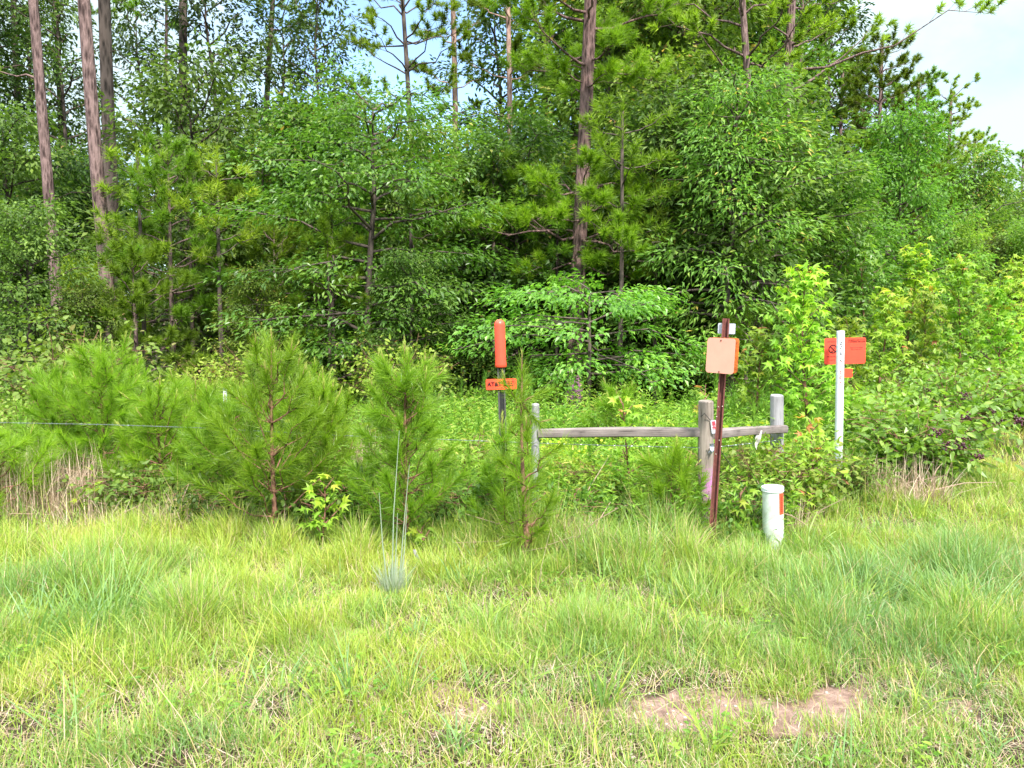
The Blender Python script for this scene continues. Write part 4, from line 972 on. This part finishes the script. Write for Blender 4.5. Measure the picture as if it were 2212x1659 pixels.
def wood_mat(name, c1, c2, axis, accent=None):
    m, N, L = new_mat(name)
    tc = N.new('ShaderNodeTexCoord'); mp = N.new('ShaderNodeMapping')
    mp.inputs['Scale'].default_value = [(.06 if k == axis else 1) for k in range(3)]
    L.new(tc.outputs['Object'], mp.inputs[0])
    no = N.new('ShaderNodeTexNoise'); no.inputs['Scale'].default_value = 75; no.inputs['Detail'].default_value = 7; no.inputs['Roughness'].default_value = .7; L.new(mp.outputs[0], no.inputs['Vector'])
    n3 = N.new('ShaderNodeTexNoise'); n3.inputs['Scale'].default_value = 7; n3.inputs['Detail'].default_value = 5; L.new(tc.outputs['Object'], n3.inputs['Vector'])
    ad = N.new('ShaderNodeMath'); ad.operation = 'MULTIPLY_ADD'; ad.inputs[1].default_value = .55; L.new(n3.outputs['Fac'], ad.inputs[0]); L.new(no.outputs['Fac'], ad.inputs[2])
    rp = ramp(N, [(.55, c1), (.72, tuple(np.array(c1) * .4 + np.array(c2) * .6)), (.95, c2)]); L.new(ad.outputs[0], rp.inputs[0]); col = rp.outputs[0]
    if accent:
        sp = N.new('ShaderNodeSeparateXYZ'); L.new(tc.outputs['Object'], sp.inputs[0])
        n2 = N.new('ShaderNodeTexNoise'); n2.inputs['Scale'].default_value = 14; n2.inputs['Detail'].default_value = 6; L.new(tc.outputs['Object'], n2.inputs['Vector'])
        a2 = N.new('ShaderNodeMath'); a2.operation = 'MULTIPLY_ADD'; a2.inputs[1].default_value = .3; L.new(n2.outputs['Fac'], a2.inputs[0]); L.new(sp.outputs['Z'], a2.inputs[2])
        mr = N.new('ShaderNodeMapRange'); mr.inputs[1].default_value = accent[1] + .2; mr.inputs[2].default_value = accent[1] + .1; mr.inputs[4].default_value = .9; L.new(a2.outputs[0], mr.inputs[0])
        mx = N.new('ShaderNodeMix'); mx.data_type = 'RGBA'; mx.inputs[7].default_value = (*accent[0], 1); L.new(mr.outputs[0], mx.inputs[0]); L.new(col, mx.inputs[6]); col = mx.outputs[2]
    pb = N.new('ShaderNodeBsdfPrincipled'); pb.inputs['Roughness'].default_value = .85; pb.inputs['Specular IOR Level'].default_value = .2; L.new(col, pb.inputs['Base Color'])
    bp = N.new('ShaderNodeBump'); bp.inputs['Strength'].default_value = .5; bp.inputs['Distance'].default_value = .006; L.new(ad.outputs[0], bp.inputs['Height']); L.new(bp.outputs[0], pb.inputs['Normal'])
    o = N.new('ShaderNodeOutputMaterial'); L.new(pb.outputs[0], o.inputs[0])
    return m
M['post_wood'] = wood_mat('post_wood', (.10, .078, .062), (.30, .25, .215), 2, accent=((.42, .17, .38), .50))
M['post_grey'] = wood_mat('post_grey', (.13, .125, .13), (.32, .31, .325), 2)
M['rail_wood'] = wood_mat('rail_wood', (.06, .048, .046), (.24, .20, .19), 0)

def text_mesh(s, size, M4, mat, name='lettering', ext=.0006, align='CENTER'):
    cu = bpy.data.curves.new('txt', 'FONT'); cu.body = s; cu.size = size; cu.extrude = ext; cu.offset = size * .035; cu.align_x = align; cu.align_y = 'CENTER'
    ob = bpy.data.objects.new('txt', cu); COL.objects.link(ob)
    dg = bpy.context.evaluated_depsgraph_get()
    me = bpy.data.meshes.new_from_object(ob.evaluated_get(dg)); bpy.data.objects.remove(ob); bpy.data.curves.remove(cu)
    me.transform(M4); me.name = name; me.materials.clear(); me.materials.append(mat)
    return me
def lean(base, px, py, Y):
    t = P(px, py, Y); return math.atan2(t.x - base.x, t.z - base.z)
UP = Matrix.Rotation(math.pi / 2, 4, 'X')             # text laid in XY -> upright in XZ facing -Y
def aim(loc): return -math.atan2(loc.x, loc.y)        # yaw that turns a -Y face square to the camera's side

def lathe(g, prof, n=28, mat=0, M4=None):
    V = np.array([[r * math.cos(a), r * math.sin(a), z] for (r, z) in prof for a in np.arange(n) * 2 * np.pi / n])
    if M4: V = V @ np.array(M4.to_3x3()).T + np.array(M4.translation)
    k = len(prof); i, j = np.meshgrid(np.arange(k - 1), np.arange(n), indexing='ij')
    g.add(V, np.stack([i * n + j, i * n + (j + 1) % n, (i + 1) * n + (j + 1) % n, (i + 1) * n + j], -1).reshape(-1, 4), .5, mat)

def channel(g, h, w=.05, d=.022, t=.004, z0=-.2):
    """hat-shaped steel sign channel opening toward the viewer"""
    pr = [(-w / 2, 0), (-w / 2 + w * .2, 0), (-w * .2, d), (w * .2, d), (w / 2 - w * .2, 0), (w / 2, 0)]
    inn = [(x, y + t) for x, y in pr][::-1]
    P2 = pr + inn; n = len(P2)
    V = [(x, y, z) for z in (z0, h) for x, y in P2]
    F = [(k, (k + 1) % n, n + (k + 1) % n, n + k) for k in range(n)]
    g.add(V, F)
    g.add([(x, y, h) for x, y in P2], [(k, k + 1, n - 2 - k, n - 1 - k) for k in range(5)])

# orange topped cable marker
L0 = G(1092, 6.3)
e = thing('cable_marker', [], L0, 'orange dome topped cable marker with a narrow orange name plate on a dark post', 'utility marker', tilt=(0, lean(L0, 1079, 700, 6.3)))
g = Geo(); channel(g, 1.35, .062, .026, .005); obj('post', g.mesh('post', M['channel']), e)
g = Geo(); box(g, (0, .024, .55), (.05, .02, 1.5), bev=.003); obj('post_core', g.mesh('post_core', M['black']), e)
g = Geo(); lathe(g, [(.0001, 1.245), (.044, 1.245), (.0475, 1.25), (.0475, 1.27), (.0445, 1.30), (.044, 1.59)] + [(.044 * math.cos(R(a)), 1.59 + .046 * math.sin(R(a))) for a in (15, 30, 45, 60, 75, 89.9)], 32)
tc_ = obj('dome_tube', g.mesh('dome_tube', M['orange'], True), e); tc_.location = (0, .012, 0)
g = Geo(); plate(g, .252, .088, .003, .012, Matrix.Translation((0, -.012, 1.108))); pl = obj('name_plate', g.mesh('name_plate', M['orange']), e)
obj('lettering', text_mesh('AT&T', .046, Matrix.Translation((-.056, -.0145, 1.108)) @ UP, M['ink']), pl)
g = Geo()
for r_, (y_, n_) in enumerate([(1.126, 9), (1.111, 7), (1.095, 8)]):
    for q in range(n_): box(g, (.032 + q * .0085 + (r_ % 2) * .003, -.0135, y_), (.0065, .002, .006 if (q * 7 + r_) % 3 else .009))
for sx in (-.112, .112): lathe(g, [(.0001, -.0020), (.005, -.0015), (.005, 0)], 10, 0, Matrix.Translation((sx, -.0135, 1.11)) @ Matrix.Rotation(math.pi / 2, 4, 'X'))
obj('lettering', g.mesh('small_print', M['ink']), pl)
g = Geo()
for z_ in (1.132, 1.084): lathe(g, [(.006, -.001), (.006, .003), (.004, .005), (.0001, .0055)], 10, 0, Matrix.Translation((.004, -.012, z_)) @ Matrix.Rotation(math.pi / 2, 4, 'X'))
obj('bolt', g.mesh('bolt', M['orange'], True), pl)

# leaning brown sign post
L0 = G(1536, 5.4)
e = thing('sign_post', [], L0, 'leaning rusty brown steel post with blank salmon and orange plates and a white one', 'sign post', tilt=(0, lean(L0, 1569, 683, 5.4)))
g = Geo(); channel(g, 1.655, .048, .024, .005); po = obj('post', g.mesh('post', M['rust_post']), e); po.rotation_euler = (0, 0, R(-14))
g = Geo()
for z_, x_ in ((1.035, -.014), (.965, -.022), (.80, .006), (.70, -.01), (1.04, .012)):
    lathe(g, [(.004, 0), (.004, .002), (.0001, .0035)], 8, 0, Matrix.Translation((x_, -.003, z_)) @ Matrix.Rotation(math.pi / 2, 4, 'X'))
obj('bolt', g.mesh('bolt', M['bolt'], True), po)
yaw = Matrix.Rotation(R(-44), 4, 'Z')
g = Geo(); plate(g, .215, .245, .002, .022, yaw @ Matrix.Translation((-.0, -.026, 0))); pf = obj('front_plate', g.mesh('front_plate', M['salmon']), e, (-.012, -.005, 1.395)); pf['label'] = 'blank pale salmon plate'
g = Geo()
for z_ in (.106, -.112): lathe(g, [(.0055, 0), (.0055, .003), (.0001, .005)], 8, 0, yaw @ Matrix.Translation((-.002, -.0262, z_)) @ Matrix.Rotation(math.pi / 2, 4, 'X'))
obj('bolt', g.mesh('bolt', M['rust_post']), pf)
g = Geo(); plate(g, .215, .245, .002, .022, yaw @ Matrix.Translation((-.0, .026, 0))); pr_ = obj('rear_plate', g.mesh('rear_plate', M['orange_rust']), e, (-.012, -.005, 1.40)); pr_['label'] = 'rusty orange plate on the far side'
g = Geo(); plate(g, .118, .074, .002, .008, Matrix.Rotation(R(-18), 4, 'Z') @ Matrix.Translation((.006, .032, 0))); pw = obj('small_plate', g.mesh('small_plate', M['sheet_white']), e, (0, 0, 1.585)); pw['label'] = 'small white plate behind the post top'

# white marker post
L0 = G(1810, 7.3)
e = thing('marker_post', [], L0, 'tall round white plastic post with faded print, before the orange warning sign', 'marker post', tilt=(0, lean(L0, 1816, 716, 7.3)))
g = Geo(); lathe(g, [(.037, -.2), (.0365, .4), (.0365, 1.51), (.0345, 1.525), (.0001, 1.527)], 28); obj('post', g.mesh('post', M['white'], True), e)
rg = np.random.default_rng(5)
for mt, z_0, z_1, sz_ in (('ink', 1.24, 1.46, .006), ('ink_faint', 1.02, 1.24, .0055)):
    g = Geo(); z_ = z_1
    while z_ > z_0:
        for q in range(3):
            if rg.random() < .8:
                a_ = R(-112 + q * 9); r_ = .0368
                box(g, (r_ * math.cos(a_), r_ * math.sin(a_), z_ + rg.normal() * .001), (.0058, .0024, sz_ * rg.uniform(.8, 1.6)), rot=Matrix.Rotation(a_ + math.pi / 2, 3, 'Z'))
        z_ -= rg.choice([.014, .016, .018, .034])
    obj('lettering', g.mesh('lettering', M[mt]), e)

# orange warning sign behind it
L0 = G(1813, 7.55)
e = thing('warning_sign', [], L0, 'glossy orange warning sign with a crossed circle, half covered by the white marker post', 'sign', tilt=(R(2), lean(L0, 1816, 740, 7.55)))
g = Geo(); lathe(g, [(.02, -.2), (.02, 1.44), (.0001, 1.445)], 14); obj('post', g.mesh('post', M['channel'], True), e)
g = Geo(); plate(g, .40, .255, .002, .02, Matrix.Translation((0, -.026, 0)))
sp_ = obj('sign_plate', g.mesh('sign_plate', M['orange_gloss']), e, (.012, 0, 1.34))
g = Geo()
cx, cz, rr_ = -.118, .02, .043
V, F = [], []
for k in range(40):
    a_ = 2 * math.pi * k / 40
    for r_ in (rr_, rr_ - .0105): V.append((cx + r_ * math.cos(a_), -.0275, cz + r_ * math.sin(a_)))
F = [(2 * k, 2 * k + 1, (2 * k + 3) % 80, (2 * k + 2) % 80) for k in range(40)]
g.add(V, F)
box(g, (cx, -.0274, cz), (.0095, .0022, .078), rot=Matrix.Rotation(R(-45), 3, 'Y'))
tube(g, [(cx - .012, -.0270, cz - .028), (cx + .004, -.0270, cz - .012), (cx + .016, -.0270, cz + .010), (cx + .026, -.0270, cz + .012)], [.002, .003, .0028, .0015], 6)
box(g, (cx - .008, -.027, cz - .024), (.018, .001, .008), rot=Matrix.Rotation(R(20), 3, 'Y'))
obj('crossed_circle', g.mesh('crossed_circle', M['ink']), sp_)
rg = np.random.default_rng(6)
for nm, mt, rows in (('lettering', 'ink', [(.035, .185, .103, .008), (.035, .185, .087, .009)]), ('lettering', 'ink_faint', [(-.17, -.045, .092, .007), (-.17, -.05, -.052, .007), (-.15, -.06, -.085, .006), (.05, .17, .03, .006), (.06, .16, .012, .005)])):
    g = Geo()
    for x0, x1, z_, h_ in rows:
        x_ = x0
        while x_ < x1:
            w_ = rg.uniform(.004, .008); box(g, (x_, -.0268, z_ + rg.normal() * .0006), (w_, .002, h_ * rg.uniform(.8, 1.15))); x_ += w_ + rg.choice([.002, .002, .003, .008])
    obj(nm, g.mesh(nm, M[mt]), sp_)
g = Geo(); plate(g, .09, .088, .002, .012, Matrix.Translation((.045, -.026, 1.125))); o = obj('small_plate', g.mesh('small_plate', M['orange']), e)

# pale pedestal
L0 = G(1671, 5.4)
e = thing('cable_pedestal', [], L0, 'short pale grey green plastic pedestal with a flat white cap and an orange sticker', 'utility pedestal', tilt=(0, lean(L0, 1669, 1050, 5.4)))
g = Geo(); lathe(g, [(.0735, -.15), (.0725, .15), (.0705, .44), (.0705, .458)], 40); body = obj('body', g.mesh('body', M['plastic_grey'], True), e)
g = Geo(); lathe(g, [(.0695, .446), (.0765, .446), (.0765, .450), (.0735, .452), (.0735, .4585), (.0765, .460), (.0765, .472), (.074, .4755), (.05, .477), (.0001, .478)], 40); obj('cap', g.mesh('cap', M['cap_white']), e)
g = Geo(); V = []; azs = np.linspace(R(-72), R(-34), 7)
for z_ in (.285, .437):
    for a_ in azs: V.append((.0722 * math.cos(a_), .0722 * math.sin(a_), z_))
g.add(V, [(k, k + 1, 8 + k, 7 + k) for k in range(6)]); st_ = obj('sticker', g.mesh('sticker', M['orange'], True), e)
g = Geo()
for k in range(9): 
    a_ = R(-54); box(g, (.0725 * math.cos(a_), .0725 * math.sin(a_), .31 + k * .0125), (.012, .0012, .005), rot=Matrix.Rotation(a_ + math.pi / 2, 3, 'Z'))
obj('lettering', g.mesh('lettering', M['ink']), st_)

# wooden brace fence with barbed wire
F0 = G(1525, 5.75)
fe = thing('wire_fence', [], F0, 'weathered wooden fence corner with two rails and barbed wire running left', 'fence')
def fpost(px, Y, ztop, r, mat, lab=None, n=16, tlt=0.):
    b = G(px, Y); g = Geo(); rg = np.random.default_rng(int(px)); h = ztop - b.z
    V = []; zs = np.linspace(-.3, h, 10)
    ph = rg.random(3) * 6
    for z_ in zs:
        for k in range(n):
            a_ = 2 * math.pi * k / n
            rr = r * (1 + .03 * math.sin(2 * a_ + ph[0]) + .03 * math.sin(3 * a_ + ph[1] + z_) + .015 * math.sin(5 * a_ + ph[2])) * (1 - .03 * z_)
            V.append((rr * math.cos(a_), rr * math.sin(a_), z_))
    for k in range(n):
        a_ = 2 * math.pi * k / n; V.append((r * .86 * math.cos(a_), r * .86 * math.sin(a_), h + .008 + .004 * math.sin(a_)))
    i, j = np.meshgrid(np.arange(10), np.arange(n), indexing='ij')
    g.add(V, np.stack([i * n + j, i * n + (j + 1) % n, (i + 1) * n + (j + 1) % n, (i + 1) * n + j], -1).reshape(-1, 4))
    g.add(V[-n:], [list(range(n))])
    o = obj('fence_post', g.mesh('fence_post', mat), fe, b - F0); o.rotation_euler = (0, tlt, 0)
    if lab: o['label'] = lab
    return o
fpost(1523, 5.75, P(1525, 868, 5.75).z, .057, M['post_wood'], 'post with a purple painted base', tlt=lean(G(1523, 5.75), 1525, 868, 5.75))
fpost(1678, 6.8, P(1678, 855, 6.8).z, .059, M['post_grey'], tlt=lean(G(1678, 6.8), 1678, 855, 6.8))
fpost(1156, 6.05, P(1157, 875, 6.05).z, .032, M['post_grey'], 'thinner pale grey post')
def frail(a, b, w, h, seed):
    v = b - a; L_ = v.length; rg = np.random.default_rng(seed); g = Geo(); n = 12; m_ = 14
    V = []
    for s in np.linspace(0, 1, n):
        for k in range(m_):
            a_ = 2 * math.pi * (k + .5) / m_; c_, s_ = math.cos(a_), math.sin(a_)
            q = (abs(c_) ** 5 + abs(s_) ** 5) ** (-1 / 5)
            V.append((s * L_, q * c_ * w / 2 + .003 * math.sin(s * 9 + seed), q * s_ * h / 2 * (1 + .05 * math.sin(s * 5 + seed + k)) + .006 * math.sin(s * 3.1)))
    i, j = np.meshgrid(np.arange(n - 1), np.arange(m_), indexing='ij')
    g.add(V, np.stack([i * m_ + j, i * m_ + (j + 1) % m_, (i + 1) * m_ + (j + 1) % m_, (i + 1) * m_ + j], -1).reshape(-1, 4))
    g.add(V[:m_], [list(range(m_))[::-1]]); g.add(V[-m_:], [list(range(m_))])
    o = obj('rail', g.mesh('rail', M['rail_wood']), fe, a - F0)
    o.rotation_euler = v.to_track_quat('X', 'Z').to_euler()
    return o
frail(P(1164, 936, 6.04), P(1512, 934, 5.76), .075, .072, 3)
frail(P(1538, 938, 5.82), P(1694, 927, 6.72), .08, .07, 5)['label'] = 'shorter rail running back to the end post'
def wire(pts, barb=.13, mat='galv', name='barbed_wire', r=.0026):
    g = Geo(); pts = np.array([list(p) for p in pts]); d = np.concatenate([[0], np.cumsum(np.linalg.norm(np.diff(pts, axis=0), axis=1))])
    n = int(d[-1] / .04) + 2; t = np.linspace(0, d[-1], n); c = np.stack([np.interp(t, d, pts[:, k]) for k in range(3)], 1)
    if barb:
        for s in (0, math.pi):
            q = c.copy(); q[:, 1] += .0022 * np.cos(t * 90 + s); q[:, 2] += .0022 * np.sin(t * 90 + s); tube(g, q, r * .8, 5)
        rg = np.random.default_rng(3)
        for t_ in np.arange(.05, d[-1], barb):
            p = np.array([np.interp(t_, d, pts[:, k]) for k in range(3)])
            for _ in range(2):
                v = unit(rg.normal(size=(1, 3)))[0] * .014; tube(g, [p - v, p + v], [.0012, .0008], 4)
            tube(g, [p - np.array([.006, 0, 0]), p + np.array([.006, 0, 0])], .0032, 6)
    else: tube(g, c, r, 6)
    o = obj(name, g.mesh(name, M[mat]), fe, None); o.location = -F0
    return o
wire([P(-260, 906, 6.6), P(0, 913, 6.25), P(220, 917, 6.2), P(430, 924, 6.15), P(740, 941, 6.1), P(1157, 957, 6.0), P(1340, 963, 5.85), P(1512, 967, 5.70)])
wire([P(1535, 967, 5.70), P(1620, 958, 6.25), P(1690, 950, 6.75)])
wire([P(1552, 968, 5.74), P(1600, 1035, 5.95), P(1642, 1098, 6.2)], barb=0, mat='dark_wire', name='brace_wire', r=.003)
wire([P(1514, 900, 5.70), P(1522, 893, 5.675), P(1532, 905, 5.68), P(1542, 916, 5.70)], barb=0, mat='dark_wire', name='tie_wire', r=.003)
g = Geo(); channel(g, .95, .04, .03, .005, z0=-.3); b = G(-262, 6.62); o = obj('fence_post', g.mesh('steel_post', M['channel']), fe, b - F0)

# small things hung on the fence
c = P(1542, 922, 5.68)
g = Geo(); plate(g, .04, .098, .0015, .004, Matrix.Rotation(R(-8), 4, 'Y'))
o = obj('hanging_tag', g.mesh('hanging_tag', M['sheet_white']), None, c); tag(o, 'narrow white tag with red print hung on the purple based fence post', 'tag')
g = Geo(); Mt = Matrix.Rotation(R(-8), 4, 'Y')
for z_, w_, h_ in ((.026, .022, .03), (-.004, .026, .007), (-.016, .02, .005)):
    box(g, Mt @ Vector((.002, -.0012, z_)), (w_, .001, h_), rot=Mt.to_3x3())
for s_ in (1, -1): box(g, Mt @ Vector((.002, -.0018, .0)), (.004, .001, .03), rot=(Mt @ Matrix.Rotation(R(38 * s_), 4, 'Y')).to_3x3())
obj('print', g.mesh('print', M['red_print']), o)
def rag(seed, c, w, h, nm, mat, label, cat, taper=.5):
    rg = np.random.default_rng(seed); nx_, nz_ = 9, 12; V = []
    ph = rg.random(4) * 6
    for side in (0, 1):
        for iz in range(nz_):
            v = iz / (nz_ - 1)
            for ix in range(nx_):
                u = ix / (nx_ - 1) - .5
                ww = w * (1 - taper * v) * (1 + .15 * math.sin(v * 7 + ph[0]))
                V.append((u * ww - .25 * w * v * v, .012 * math.sin(u * 11 + v * 3 + ph[1]) + .01 * math.sin(v * 9 + ph[2]) + side * .0015, -h * v * (1 + .14 * math.sin(u * 8 + ph[3]) * v)))
    F = []; o_ = nx_ * nz_
    for iz in range(nz_ - 1):
        for ix in range(nx_ - 1):
            k = iz * nx_ + ix; F += [(k, k + 1, k + nx_ + 1, k + nx_), (o_ + k, o_ + k + nx_, o_ + k + nx_ + 1, o_ + k + 1)]
    g = Geo(); g.add(V, F); o = obj(nm, g.mesh(nm, mat, True), None, c); tag(o, label, cat)
rag(1, P(1637, 930, 6.30), .075, .14, 'rag', M['cloth'], 'torn whitish rag hanging from the shorter fence rail', 'rag', .55)
rag(2, P(1539, 958, 5.66), .04, .075, 'crumpled_ribbon', M['sheet_white'], 'crumpled pale blue scrap of plastic stuck on the purple based fence post', 'scrap', .2)
# distant slim marker among the saplings
L0 = G(493, 6.75)
g = Geo(); box(g, (0, 0, .3), (.032, .01, 1.2), bev=.004); channel(g, .2, .036, .02, .004)
o = obj('slim_marker', g.mesh('slim_marker', M['white']), None, Vector((L0.x, L0.y, P(493, 838, 6.75).z - .9))); tag(o, 'slim pale blue white marker top poking out of the saplings at left', 'marker post')
# old wooden stub and pebbles
L0 = G(905, 5.0)
g = Geo(); tube(g, [(0, 0, -.05), (-.01, 0, .04), (-.03, .01, .10)], [.016, .015, .011], 8); o = obj('wooden_stub', g.mesh('wooden_stub', M['post_grey'], False), None, L0); tag(o, 'short broken wooden stub at the foot of the twin topped pine', 'stub')
import bmesh
def stones(n, xr, yr, sr, mat, nm):
    rg = np.random.default_rng(n); g = Geo()
    for _ in range(n):
        bm = bmesh.new(); s = rg.uniform(*sr); x_, y_ = rg.uniform(*xr), rg.uniform(*yr)
        bmesh.ops.create_icosphere(bm, subdivisions=1, radius=s)
        for v in bm.verts: v.co = Vector((v.co.x * rg.uniform(.8, 1.4), v.co.y * rg.uniform(.8, 1.4), v.co.z * .55))
        bmesh.ops.translate(bm, vec=(x_, y_, float(terrain(np.array([x_]), np.array([y_]))[0]) + s * .1), verts=bm.verts)
        add_bm(g, bm)
    tag(obj(nm, g.mesh(nm, mat, True)), kind='stuff')
M['pebble'] = plain_mat('pebble', (.45, .38, .34), .8, .3, var=.2)
stones(700, (-1.6, 2.4), (2.6, 3.5), (.002, .010), M['pebble'], 'gravel')
